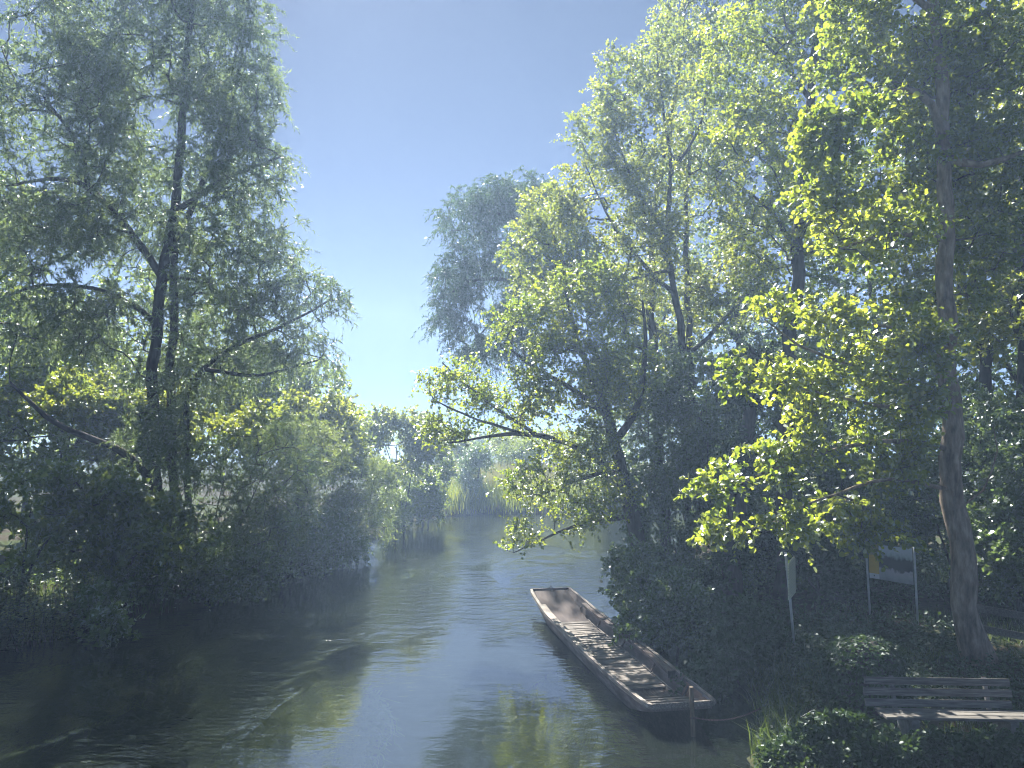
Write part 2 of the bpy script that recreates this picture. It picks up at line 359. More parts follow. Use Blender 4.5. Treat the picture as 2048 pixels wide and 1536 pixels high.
TRI = [0]
def plant(name, label, cat, base, limbs=(), blobs=(), clumps=300, shoots=4, leaves=12, shoot_len=.6, leaf=(.08, .065), shape='round', mat='alder',
          wood='bark', twig_r=.006, droop=.25, up=.25, leaf_droop=.3, flat=.8, seed=1, group=None, auto=False, stem_r=.06, step=.45, clump_noise=.9,
          shell=.55, show_shoots=True, single_leaves=0, jit=.06, taper_out=.0, limb_sides=8, leaf_name='crown', thin=None):
    """A thing: trunk and limbs given by hand, finer branches grown out to leaf clumps that fill the crown's blobs."""
    rng = np.random.default_rng(seed)
    base = np.array(base, float)
    root = empty(name, base, 0, label, cat, group)
    limbs = [([np.array(p, float) for p in l[0]], list(l[1])) for l in limbs]
    bl = []
    for b in blobs:
        px, py, Yd, rx, ry, rd = b[:6]; w = b[6] if len(b) > 6 else 1.0
        bl.append((P(px, py, Yd), np.array([rx * Yd / FPX, rd, ry * Yd / FPX]), w))
    if auto:
        for c, r, w in bl:
            top = c + np.array([rng.normal(0, .1), rng.normal(0, .1), 0]) * r
            b0 = base + np.array([rng.normal(0, .18), rng.normal(0, .18), -.1])
            mid = b0 * .5 + top * .5 + np.array([0, 0, .12 * np.linalg.norm(top - b0)]) + rng.normal(0, .12, 3)
            limbs.append(([b0, b0 * .75 + mid * .25 + np.array([0, 0, .15]), mid, top], [stem_r, stem_r * .85, stem_r * .6, stem_r * .25]))
    pos, par, rad = [], [], []
    first = True
    for k, (pts, rr) in enumerate(limbs):
        q, r = smooth_path(pts, rr, .3, jit, rng)
        if first:
            h = np.linalg.norm(q - q[0], axis=1); r = r * (1 + .2 * np.exp(-h / .3))
        i0 = len(pos)
        for i in range(len(q)):
            pos.append(q[i]); par.append(i0 + i - 1 if i else -1); rad.append(r[i])
        wob = 1 + .06 * np.sin(np.arange(len(r)) * 1.9 + k)
        v, f = tube_np(q - base, r * wob, limb_sides)
        pm = mesh_np('trunk' if first else 'limb', v, [f], smooth=True)
        obj('trunk' if first else 'limb', pm, M[wood], root); TRI[0] += len(f) * 2
        first = False
    nl = len(pos)
    # clump targets inside the blobs
    vol = np.array([r[0] * r[1] * r[2] * w for _, r, w in bl]) ** .75
    cnt = np.maximum(3, (clumps * vol / vol.sum())).astype(int)
    T = []
    for (c, r, w), n in zip(bl, cnt):
        got = 0; tries = 0
        while got < n and tries < n * 30:
            tries += 1
            d = rng.normal(0, 1, 3); d /= np.linalg.norm(d)
            s = rng.random() ** (1 / 3 * (1 - shell) + .12 * shell)
            s *= 1 + rng.normal(0, .10)
            p = c + d * r * s
            if clump_noise:
                nv = mnoise.noise(Vector(p * .55 + seed * 3.1)) + .5 * mnoise.noise(Vector(p * 1.3 + seed * 1.7))
                if nv < -.12 * clump_noise + rng.normal(0, .12): continue
            if p[2] < .12: continue
            T.append(p); got += 1
    T = np.array(T)
    LP = np.array(pos)
    dist = np.array([np.min(np.linalg.norm(LP - t, axis=1)) for t in T])
    T = T[np.argsort(dist)]
    cap = nl + int(len(T) * 12) + 10
    A = np.zeros((cap, 3)); A[:nl] = LP; n = nl
    hz = np.array([0, 0, 1.0])
    tips = []
    for t in T:
        dv = t - A[:n]; d = np.linalg.norm(dv, axis=1)
        cost = d + .55 * np.maximum(0, -dv[:, 2]) 
        j = int(np.argmin(cost)); dj = d[j]
        k = max(1, min(10, int(math.ceil(dj / step))))
        side = rng.normal(0, .07 * dj, 3) + hz * .05 * dj
        prev = j
        for i in range(1, k + 1):
            f = i / k
            p = A[j] * (1 - f) + t * f + side * math.sin(math.pi * f) + (rng.normal(0, .03, 3) if i < k else 0)
            A[n] = p; par.append(prev); rad.append(0); prev = n; n += 1
        tips.append(prev)
    A = A[:n]; par = np.array(par); rad = np.array(rad)
    cntd = np.zeros(n); cntd[tips] += 1
    for i in range(n - 1, nl - 1, -1): cntd[par[i]] += cntd[i]
    tw = np.arange(nl, n)
    rt = twig_r * np.maximum(cntd, 1) ** .45
    pr = par[tw]; r1 = rt[tw]; r0 = np.minimum(np.where(pr >= nl, rt[pr], r1 * 1.35), r1 * 1.9)
    r0 = np.where(pr < nl, np.minimum(r0, np.maximum(rad[np.maximum(pr, 0)], .01)), r0)
    V, F = frusta(A[pr], A[tw], r0, r1, 3)
    # shoots with leaves
    tips = np.array(tips); nt = len(tips); S = nt * shoots
    bd = unit(A[tips] - A[par[tips]])
    ti = np.repeat(np.arange(nt), shoots)
    back = rng.random((S, 1)) * .5
    st = A[tips][ti] * (1 - back) + A[par[tips]][ti] * back
    sd = unit(.55 * bd[ti] + .8 * unit(rng.normal(0, 1, (S, 3))) + np.array([0, 0, up]))
    sl = shoot_len * rng.uniform(.55, 1.25, S)
    if show_shoots:
        mid = st + sd * sl[:, None] * .5 + np.array([0, 0, -1]) * (droop * sl * .25)[:, None]
        end = st + sd * sl[:, None] + np.array([0, 0, -1]) * (droop * sl)[:, None]
        rr = np.full(S, twig_r * .75)
        v2, f2 = frusta(st, mid * .6 + end * .4, rr, rr * .5, 3)
        F = np.concatenate([F, f2 + len(V)]); V = np.concatenate([V, v2])
    tm = mesh_np('twigs', V - base, [F]); TRI[0] += len(F) * 2
    tag(obj('twigs', tm, M['twig'], root), kind='stuff')
    K = leaves; N = S * K
    si = np.repeat(np.arange(S), K)
    tt = (np.tile(np.arange(K), S) + rng.random(N)) / K
    tt = .08 + .92 * tt
    p = st[si] + sd[si] * (sl[si] * tt)[:, None] + np.array([0, 0, -1]) * (droop * sl[si] * tt ** 2)[:, None]
    rv = unit(rng.normal(0, 1, (N, 3)))
    ax = unit(.55 * sd[si] + .85 * rv + np.array([0, 0, -leaf_droop]))
    nr = np.array([0, 0, flat]) + unit(rng.normal(0, 1, (N, 3)))
    ln = leaf[0] * rng.uniform(.5, 1.3, N); wd = ln * (leaf[1] / leaf[0]) * rng.uniform(.85, 1.15, N)
    keep = p[:, 2] > .03
    p, ax, nr, ln, wd = p[keep], ax[keep], nr[keep], ln[keep], wd[keep]
    if single_leaves:
        # leaves that show largest: those nearest the camera, in its frame
        q = p - np.array([0, 0, CAM_Z]); dd = q[:, 1]
        u = 1024 + FPX * q[:, 0] / dd; score = np.where((u < 2040) & (u > 1350) & (p[:, 2] < 9), dd / ln, 1e9)
        pick = np.argsort(score)[:single_leaves]
        T0, F0 = LEAF[shape]
        lm = mesh_np('leaf', T0, [F0]); lm.materials.append(M[mat])
        a, b, nn = leaf_frames(p[pick], ax[pick], nr[pick])
        from mathutils import Matrix
        for i, g in enumerate(pick):
            o = bpy.data.objects.new('leaf', lm); C.objects.link(o); o.parent = root
            x, y_, z_ = a[i] * ln[g], b[i] * wd[g], nn[i] * wd[g]; l = p[g] - base
            o.matrix_local = Matrix(((x[0], y_[0], z_[0], l[0]), (x[1], y_[1], z_[1], l[1]), (x[2], y_[2], z_[2], l[2]), (0, 0, 0, 1)))
        m = np.ones(len(p), bool); m[pick] = False
        p, ax, nr, ln, wd = p[m], ax[m], nr[m], ln[m], wd[m]
    lm = leaves_mesh(leaf_name, p - base, ax, nr, ln, wd, shape); TRI[0] += len(lm.polygons)
    tag(obj(leaf_name, lm, M[mat], root), kind='stuff')
    return root

def G(x, y): return (x, y, float(ground_z(np.array([x]), np.array([y]))[0]))
def PX(px, Yd): return (px - 1024) / FPX * Yd      # lateral position of a photo column at a distance (near enough at eye level)
def chain(Yd, *pts): return [P(a, b, Yd if len(rest) == 0 else rest[0]) for a, b, *rest in pts]

exec_order = []
# ---- left bank: the tall willow
x0 = PX(312, 24); b = G(x0, 24)
plant('willow_tree', 'tall grey-green willow with dark leaning trunk towering over the river at upper left', 'tree', b,
      limbs=[([b, *chain(24, (310, 930), (306, 780), (322, 570), (347, 430), (366, 210, 23.8), (383, 10, 23.6), (390, -170, 23.6))], [.22, .19, .18, .17, .15, .12, .08, .03]),
             (chain(24, (330, 560), (285, 495), (235, 430, 23.7), (175, 374, 23.4), (100, 358, 23), (10, 372, 22.6)), [.13, .12, .105, .09, .06, .03]),
             (chain(23.4, (178, 376), (160, 300), (130, 250), (85, 190, 23)), [.08, .07, .05, .03]),
             (chain(24, (312, 650), (262, 606), (190, 578), (90, 570, 23.5), (0, 600, 23)), [.10, .085, .07, .05, .025]),
             ([np.array(G(x0 + .5, 24.8)), *chain(24.6, (340, 800), (346, 620), (352, 500), (418, 330), (468, 180), (492, 40))], [.16, .15, .13, .11, .09, .06, .03]),
             ([np.array(G(x0 + 1.0, 24.4)), *chain(24.3, (373, 860), (376, 780), (405, 738), (480, 690), (570, 650), (660, 600))], [.12, .10, .09, .08, .07, .05, .03]),
             (chain(24, (352, 425), (440, 362), (560, 315)), [.1, .07, .03]),
             (chain(24.3, (405, 738), (520, 750), (640, 720)), [.07, .05, .03]),
             (chain(23.4, (300, 960), (245, 905), (165, 868, 22.4), (90, 830, 22), (20, 762, 21.6)), [.12, .11, .09, .07, .03])],
      blobs=[(300, 80, 23.5, 260, 150, 3), (110, 190, 23, 150, 150, 2.6), (470, 150, 23.6, 105, 170, 2.2), (510, 350, 24, 88, 110, 2.0), (270, 400, 24.6, 220, 140, 3),
             (70, 440, 23, 130, 120, 2.4), (490, 520, 24.2, 110, 110, 2.3), (620, 600, 24.2, 70, 50, 1.5), (610, 700, 24.2, 75, 50, 1.5), (420, 660, 24.8, 150, 130, 2.4),
             (130, 640, 23.2, 160, 90, 2.2), (340, -150, 23.6, 260, 130, 3), (330, 800, 23, 110, 80, 1.0, .8), (320, 900, 23, 120, 60, 1.0, .8)],
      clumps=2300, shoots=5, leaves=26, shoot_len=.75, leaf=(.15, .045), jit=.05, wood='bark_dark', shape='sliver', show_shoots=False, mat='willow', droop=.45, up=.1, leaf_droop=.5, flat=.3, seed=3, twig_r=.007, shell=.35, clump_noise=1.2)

# ---- left bank: trees behind the willow
LEFT = {}
for (px, Yd, lab, blobs, mat, seed, cl) in [
    (150, 31, 'yellow-green maple behind the willow on the left bank', [(130, 720, 31, 130, 90, 2.5), (60, 640, 31, 90, 60, 2), (210, 810, 31, 120, 90, 2.5), (20, 420, 30, 60, 60, 1.5)], 'maple', 5, 520),
    (-60, 27, 'maple with sunlit upper leaves at the left edge behind the willow', [(-40, 680, 27, 130, 180, 3), (30, 880, 26, 130, 90, 2.5), (-120, 480, 27, 130, 160, 3)], 'maple', 6, 520),
    (600, 33, 'bright-topped maple with outstretched branch between willow and far bushes', [(620, 760, 33, 70, 30, 1.5), (560, 840, 33, 120, 60, 2.2), (670, 860, 33.5, 60, 60, 2), (500, 760, 33, 110, 70, 2.2)], 'maple', 7, 420),
    (380, 36, 'shaded tree closing the gap behind the willow trunks', [(380, 820, 36, 210, 120, 3), (300, 640, 36, 190, 110, 3)], 'maple', 8, 330)]:
    bb = G(PX(px, Yd), Yd)
    tp = [P(blobs[0][0], blobs[0][1], Yd)]
    LEFT[seed] = plant('maple_tree' if seed < 8 else 'background_tree', lab, 'tree', bb, limbs=[([bb, (np.array(bb) * .6 + tp[0] * .4), tp[0]], [.18, .14, .04])] + [([np.array(bb) * .6 + tp[0] * .4, (np.array(bb) * .3 + tp[0] * .3 + P(q[0], q[1], q[2]) * .4), P(q[0], q[1], q[2])], [.1, .07, .03]) for q in blobs[1:]],
          blobs=blobs, clumps=cl, shoots=4, leaves=14, shoot_len=.7, leaf=(.15, .13), shape='diamond', mat=mat, seed=seed, wood='bark_dark', group='trees behind the willow on the left bank', show_shoots=False, step=.7)

# ---- left bank: shrubs overhanging the water
shr = [
    ('willow_shrub', 'shaded willow shrub hanging over the dark water beneath the tall willow', (440, 22.6), [(430, 990, 22.6, 120, 130, 1.8), (540, 940, 23, 100, 110, 1.8), (520, 1080, 22, 90, 70, 1.4), (400, 1110, 21.6, 110, 60, 1.3)], 'shrub', 'lance', (.11, .032), 650, 21),
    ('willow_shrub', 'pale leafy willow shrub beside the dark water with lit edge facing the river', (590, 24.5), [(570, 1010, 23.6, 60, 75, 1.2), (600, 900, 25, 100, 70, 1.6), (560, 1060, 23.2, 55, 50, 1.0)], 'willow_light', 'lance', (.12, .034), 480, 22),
    ('alder_shrub', 'yellow-green bushy alder behind the rounded willow bush on the left bank', (590, 28), [(560, 850, 28, 110, 55, 1.8), (660, 840, 29, 70, 45, 1.6), (640, 900, 28, 80, 50, 1.5)], 'alder_far', 'diamond', (.115, .11), 430, 23),
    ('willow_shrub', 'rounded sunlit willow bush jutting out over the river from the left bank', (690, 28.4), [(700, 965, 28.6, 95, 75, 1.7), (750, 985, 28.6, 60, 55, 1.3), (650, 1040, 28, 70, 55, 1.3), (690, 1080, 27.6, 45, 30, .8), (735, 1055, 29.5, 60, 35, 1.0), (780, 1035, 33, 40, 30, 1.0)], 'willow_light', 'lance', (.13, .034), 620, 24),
    ('dense_bush', 'broad olive bush behind the rounded willow bush near the river bend', (800, 37.5), [(790, 890, 36.5, 85, 65, 2.2), (760, 860, 37, 60, 40, 2), (840, 890, 37, 50, 60, 1.6)], 'alder_far', 'diamond', (.12, .10), 480, 25),
    ('dense_bush', 'dark shaded bush at the water where the left bank meets the reeds', (850, 40), [(850, 985, 39.5, 55, 55, 1.4), (800, 1005, 38.5, 45, 45, 1.2), (875, 940, 40, 35, 40, 1.2)], 'maple', 'diamond', (.12, .09), 420, 26),
    ('dense_bush', 'shaded bramble bush trailing into the water below the pale willow shrub', (640, 25.6), [(640, 1080, 25.6, 65, 55, 1.1), (600, 1120, 24.6, 60, 35, .9), (670, 1110, 25.4, 35, 25, .7), (690, 1100, 27, 35, 18, .7)], 'shrub', 'diamond', (.10, .07), 360, 27),
    ('maple_sapling', 'big-leaved sapling in the shade of the left bank under the willow trunk', (250, 19.5), [(240, 1040, 19.5, 130, 65, 1.2), (330, 1080, 19.4, 80, 60, 1.1), (150, 1095, 19, 110, 55, 1.1)], 'willow_light', 'lobed', (.15, .15), 230, 28),
    ('maple_sapling', 'big-leaved sapling at the left edge leaning over the nettles', (60, 17.8), [(70, 1000, 18.4, 130, 55, 1.1), (170, 985, 18.8, 90, 50, 1.0)], 'willow_light', 'lobed', (.13, .12), 170, 29),
    ('hanging_branch_shrub', 'low leafy branch dipping to the water beside the nettles on the left bank', (150, 17), [(215, 1245, 16.6, 35, 32, .5), (190, 1215, 16.8, 35, 30, .5)], 'shrub', 'lobed', (.13, .12), 46, 30),
    ('shaded_bush', 'dark bush in deep shade at the foot of the left bank behind the nettles', (230, 20), [(260, 1140, 20, 120, 60, 1.2), (380, 1160, 20.6, 90, 45, 1.0), (480, 1150, 21.6, 80, 40, .9)], 'shrub', 'diamond', (.11, .08), 300, 31),
]
for nm, lab, (px, Yd), blobs, mat, shp, lf, cl, sd in shr:
    LEFT[sd] = plant(nm, lab, 'tree' if 'sapling' in nm else 'bush', G(PX(px, Yd), Yd), blobs=blobs, auto=True, clumps=int(cl * .8), shoots=5, leaves=15 if shp != 'lobed' else 9, shoot_len=.5, leaf=lf, shape='sliver' if shp == 'lance' else shp, mat=mat,
          seed=sd, wood='bark_dark', group='shrubs overhanging the left bank', show_shoots=False, step=.5, twig_r=.005, stem_r=.045, droop=.4 if shp == 'lance' else .25, leaf_name='foliage', shell=.4, clump_noise=1.1)
print('TRI left', TRI[0])

# ---- far bank: small willow, reeds, treeline
for nm, lab, (px, Yd), blobs, mat, lf, cl, sd in [
    ('far_willow', 'small willow standing among the reeds at the river bend', (945, 47.2), [(942, 945, 47.3, 22, 45, .9), (940, 990, 47, 30, 32, 1.0), (965, 915, 48, 22, 25, .9)], 'shrub', (.14, .05), 260, 41),
    ('far_willow', 'low willow behind the reeds beneath the outstretched branch', (1060, 56), [(1050, 905, 56, 50, 25, 1.6), (1110, 900, 57, 45, 28, 1.6)], 'far_green', (.17, .055), 260, 42),
    ('far_willow', 'light green willow across the bend behind the leaning alder trunk', (1190, 50), [(1190, 930, 50, 60, 70, 2.2), (1240, 960, 50, 50, 60, 2)], 'willow_light', (.17, .055), 360, 43),
    ('distant_tree', 'distant low tree on the horizon left of the reeds', (860, 75), [(850, 878, 75, 60, 24, 3), (900, 886, 75, 50, 18, 3)], 'far_green', (.26, .13), 220, 44),
    ('distant_tree', 'distant hazy tree on the horizon above the dry reeds', (1000, 95), [(980, 884, 95, 90, 15, 4), (1080, 882, 95, 70, 16, 4), (1170, 882, 92, 80, 18, 4)], 'far_green', (.33, .16), 240, 45),
    ('distant_tree', 'distant tree on the horizon behind the light green willow', (1300, 80), [(1260, 870, 80, 90, 45, 4), (1350, 860, 80, 90, 60, 4)], 'far_green', (.30, .15), 220, 46)]:
    plant(nm, lab, 'tree', G(PX(px, Yd), Yd), blobs=blobs, auto=True, clumps=cl, shoots=5, leaves=14, shoot_len=.6 if Yd < 60 else 1.1, leaf=lf, shape='diamond', mat=mat,
          seed=sd, wood='bark_dark', group='trees beyond the river bend', show_shoots=False, step=.8, stem_r=.07, leaf_name='crown', clump_noise=.5)

def blades(name, xy, h, w, mat, seed, kind_label, lean=.35, seg=2, z=None):
    rng = np.random.default_rng(seed); n = len(xy)
    z0 = ground_z(xy[:, 0], xy[:, 1]) if z is None else z
    base = np.column_stack([xy, z0]); az = rng.random(n) * 6.283; ln = rng.normal(0, lean, (n, 2)) * h[:, None]
    side = np.column_stack([np.cos(az), np.sin(az), np.zeros(n)]) * (w / 2)[:, None]
    top = base + np.column_stack([ln, h * (1 - .25 * np.minimum(1, np.hypot(ln[:, 0], ln[:, 1]) / h))])
    mid = base * .5 + top * .5 + np.column_stack([-ln * .18, h * .06])
    V = np.stack([base - side, base + side, mid + side * .8, mid - side * .8, top], 1).reshape(-1, 3)
    o = (np.arange(n) * 5)[:, None]
    me = mesh_np(name, V, [o + np.array([[0, 1, 2, 3]]), o + np.array([[3, 2, 4]])])
    TRI[0] += 3 * n
    ob = obj(name, me, M[mat]); tag(ob, kind_label[0], kind_label[1], kind='stuff'); return ob

rng = np.random.default_rng(77)
def scatter(n, xr, yr, smin, smax, dens=None):
    xy = np.column_stack([rng.uniform(*xr, n), rng.uniform(*yr, n)]); s = river_sdf(xy[:, 0], xy[:, 1]); k = (s > smin) & (s < smax)
    xy = xy[k]
    if dens is not None:
        nv = np.array([mnoise.noise(Vector((a * .45, b * .45, dens))) for a, b in xy]); xy = xy[nv + rng.normal(0, .15, len(xy)) > 0]
    return xy
xy = scatter(24000, (-7, 26), (44, 58), -.1, 4)
blades('green_reeds', xy, rng.uniform(1.0, 2.0, len(xy)), rng.uniform(.03, .06, len(xy)), 'reed', 1, ('fresh green reeds lining the far bank at the river bend', 'reeds'), lean=.22)
xy = scatter(24000, (-6, 22), (47, 62), 3.0, 16)
blades('dry_reeds', xy, rng.uniform(1.7, 2.7, len(xy)), rng.uniform(.03, .06, len(xy)), 'reed_dry', 2, ('pale dry reed bed behind the green reeds', 'reeds'), lean=.16)
print('TRI far', TRI[0])

# ---- right bank: leaning alder over the river
b = G(4.25, 20.6)
plant('leaning_alder', 'alder leaning over the river with a long low branch reaching out above the water', 'tree', b,
      limbs=[([b, *chain(20.3, (1290, 1120, 20.5), (1262, 1020), (1242, 940), (1228, 880, 20.2), (1205, 800), (1170, 720), (1140, 620), (1120, 520))], [.24, .22, .2, .18, .15, .12, .09, .05, .02]),
             (chain(20.2, (1246, 950), (1185, 912, 19.9), (1135, 888, 19.6), (1060, 872, 19.2), (985, 872, 18.8), (900, 886, 18.4)), [.12, .1, .08, .06, .04, .02]),
             (chain(19.3, (1080, 875), (1000, 820, 19), (940, 775, 18.8), (885, 725, 18.6)), [.05, .04, .03, .015]),
             (chain(19.2, (1060, 872), (960, 840, 18.7), (870, 800, 18.4)), [.04, .03, .015]),
             (chain(20.3, (1266, 1030), (1190, 1042, 19.5), (1110, 1068, 18.8), (1025, 1108, 18.2)), [.07, .05, .03, .012]),
             (chain(20.2, (1240, 930), (1160, 960, 19.6), (1080, 990, 19)), [.07, .05, .02]),
             (chain(20.2, (1228, 880), (1275, 800), (1290, 700), (1285, 600)), [.11, .09, .06, .03]),
             (chain(20.2, (1215, 830), (1130, 770, 19.8), (1050, 720, 19.5), (1000, 670, 19.4)), [.09, .06, .04, .02])],
      blobs=[(930, 780, 18.7, 80, 55, .8), (890, 850, 18.4, 50, 45, .7), (1040, 800, 19.1, 90, 65, 1), (1130, 740, 19.6, 100, 90, 1.3), (1060, 660, 19.5, 80, 60, 1.1), (1170, 610, 20, 100, 90, 1.4),
             (1150, 880, 19.6, 90, 50, 1.0), (1090, 960, 19.2, 80, 55, .9, .7), (1190, 990, 19.6, 70, 60, 1.0, .8), (1070, 1062, 18.5, 65, 22, .5, .5), (1240, 760, 20.3, 80, 90, 1.2), (1150, 1040, 19.2, 60, 30, .6, .6), (1045, 1090, 18.3, 40, 14, .35, .8)],
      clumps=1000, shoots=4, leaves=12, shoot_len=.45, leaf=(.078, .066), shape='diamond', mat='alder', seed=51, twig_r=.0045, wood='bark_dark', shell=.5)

# ---- right bank: stand of alders
def alder(lab, base_xy, limbs, blobs, clumps, seed, mat='alder_far', leaf=(.088, .082), **k):
    bb = G(*base_xy)
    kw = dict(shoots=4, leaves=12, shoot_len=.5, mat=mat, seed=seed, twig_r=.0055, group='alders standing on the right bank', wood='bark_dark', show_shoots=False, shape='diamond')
    kw.update(k)
    return plant('alder_tree', lab, 'tree', bb, limbs=[([bb, *l[0]] if i == 0 else l[0], l[1]) for i, l in enumerate(limbs)], blobs=blobs, clumps=clumps, leaf=leaf, **kw)

alder('slender alder with forked dark stem whose crown meets the open sky', (PX(1372, 24), 24),
      [(chain(24, (1372, 900), (1366, 700), (1352, 600), (1336, 480), (1342, 350), (1325, 200), (1315, 80)), [.17, .15, .13, .11, .09, .06, .04, .02]),
       (chain(24, (1350, 590), (1280, 520), (1220, 440), (1170, 330)), [.08, .06, .04, .02]), (chain(24, (1338, 480), (1250, 330), (1215, 200)), [.06, .04, .015]),
       (chain(24, (1345, 540), (1240, 560, 23.5), (1130, 540, 23)), [.06, .04, .02]), (chain(24, (1342, 350), (1400, 250), (1420, 130)), [.06, .04, .02])],
      [(1110, 520, 23.4, 105, 95, 1.8), (1090, 430, 23.6, 75, 60, 1.5), (1200, 400, 24, 100, 90, 2), (1200, 250, 24, 60, 80, 1.5), (1240, 160, 24, 55, 60, 1.3), (1300, 260, 24, 100, 130, 2), (1270, 500, 23.8, 110, 100, 2), (1330, 120, 24, 60, 80, 1.5)],
      1000, 61)
alder('tall alder with twin straight stems behind the forked alder', (PX(1330, 26.5), 26.5),
      [(chain(26.5, (1318, 900), (1312, 720), (1302, 600), (1310, 420), (1350, 200), (1370, 20)), [.2, .18, .16, .13, .1, .06, .03]),
       ([P(1390, 1040, 26.5), P(1384, 750, 26.5), P(1374, 550, 26.5), P(1376, 350, 26.5), P(1400, 120, 26.5)], [.13, .12, .1, .07, .03]),
       (chain(26.5, (1384, 700), (1430, 660), (1480, 600), (1520, 520)), [.08, .07, .05, .02])],
      [(1380, 60, 26.5, 80, 100, 2.2), (1420, 220, 26.5, 110, 130, 2.5), (1400, 420, 26.5, 130, 110, 2.5), (1340, 620, 26.5, 120, 110, 2.2), (1450, 580, 26.5, 110, 90, 2.2), (1350, -80, 26.5, 90, 90, 2)],
      900, 62)
alder('alder with a thick straight dark trunk and yellow-lit crown in the middle of the stand', (PX(1556, 19), 19),
      [(chain(19, (1566, 950), (1580, 700), (1603, 430), (1622, 200), (1640, -20), (1645, -160)), [.21, .2, .18, .15, .11, .07, .03]),
       (chain(19, (1596, 500), (1540, 420), (1480, 370)), [.08, .05, .02]), (chain(19, (1610, 330), (1680, 280), (1740, 220)), [.07, .05, .02]), (chain(19, (1622, 200), (1560, 120), (1500, 60)), [.07, .04, .02]),
       (chain(19, (1572, 800), (1530, 740, 18.6), (1500, 690, 18.2)), [.07, .05, .03])],
      [(1520, 110, 19, 130, 110, 1.8), (1650, 60, 19.8, 130, 110, 1.8), (1500, 290, 18.6, 90, 90, 1.5), (1630, 290, 20, 120, 90, 1.6), (1530, 430, 18.8, 100, 70, 1.4), (1690, 440, 19, 110, 80, 1.6), (1590, 560, 20.2, 120, 70, 1.5, .7), (1600, -110, 19, 170, 90, 2)],
      800, 63, mat='alder')
alder('near alder with tall bare trunk beside the bench and sunlit sprays of large leaves', (PX(1940, 13.5), 13.5),
      [(chain(13.5, (1937, 1240), (1926, 1120), (1908, 960), (1893, 760), (1888, 520), (1886, 260), (1868, 10), (1862, -150)), [.235, .21, .2, .18, .155, .135, .115, .095, .06]),
       (chain(13.5, (1896, 800), (1800, 760, 13), (1700, 730, 12.6), (1600, 690, 12.3), (1530, 640, 12.1)), [.05, .04, .03, .02, .01]),
       (chain(13.5, (1903, 900), (1800, 880, 13), (1660, 900, 12.5), (1540, 940, 12.2), (1430, 985, 12)), [.05, .04, .03, .02, .01]),
       (chain(13.5, (1910, 980), (1780, 960, 13), (1640, 1000, 12.7), (1500, 1060, 12.4)), [.04, .03, .02, .01]),
       (chain(13.5, (1890, 700), (1800, 660, 13), (1660, 640, 12.8)), [.045, .03, .012]),
       (chain(13.5, (1898, 820), (1760, 810, 12.8), (1620, 780, 12.3), (1470, 750, 12)), [.045, .03, .02, .01]),
       (chain(13.5, (1886, 300), (1860, 210, 13.3), (1800, 180, 13), (1730, 220, 12.8)), [.09, .07, .05, .03]),
       (chain(13.5, (1888, 480), (1780, 470, 13), (1680, 500, 12.7)), [.06, .04, .02]), (chain(13.5, (1886, 310), (1960, 330, 13.2), (2060, 300, 13)), [.09, .06, .03]),
       (chain(13.5, (1870, 30), (1800, -20, 13.3), (1700, -40, 13)), [.07, .05, .02]), (chain(13.5, (1930, 1010), (1965, 980, 13.3), (1992, 900, 13.2), (1985, 850, 13.2)), [.02, .016, .012, .006])],
      [(1540, 620, 12.1, 40, 30, .4), (1650, 650, 12.6, 70, 45, .6), (1780, 660, 12.9, 90, 50, .7), (1860, 690, 13, 60, 45, .6), (1470, 750, 12, 35, 40, .4), (1560, 760, 12.2, 60, 40, .5), (1680, 760, 12.6, 90, 55, .7), (1810, 790, 13, 70, 60, .7),
       (1440, 975, 12, 50, 32, .45), (1540, 940, 12.2, 80, 45, .55), (1660, 900, 12.5, 90, 50, .7), (1780, 920, 13, 80, 60, .7), (1460, 1060, 12.3, 55, 35, .45), (1560, 1040, 12.5, 80, 40, .5), (1700, 1040, 12.8, 80, 45, .6),
       (1760, 1070, 12.9, 60, 30, .5), (1660, 830, 12.8, 70, 45, .7, .6),
       (1790, 120, 14.2, 170, 110, 1.3), (1970, 130, 14.2, 110, 130, 1.4), (1700, 280, 12.8, 110, 80, 1.1), (1830, 330, 14.3, 120, 90, 1.1), (1995, 330, 13.9, 90, 90, 1.2), (1760, 470, 12.8, 110, 60, .9), (1960, 480, 14, 90, 70, 1), (1800, -80, 13, 220, 100, 1.6), (1640, 400, 12.6, 70, 45, .7), (1900, 600, 14.1, 90, 40, .7)],
      1700, 64, mat='alder', leaf=(.09, .08), wood='bark', shape='round', show_shoots=True, leaves=9, shoot_len=.34, step=.35, twig_r=.004, single_leaves=300, shell=.4, clump_noise=.5, limb_sides=12)

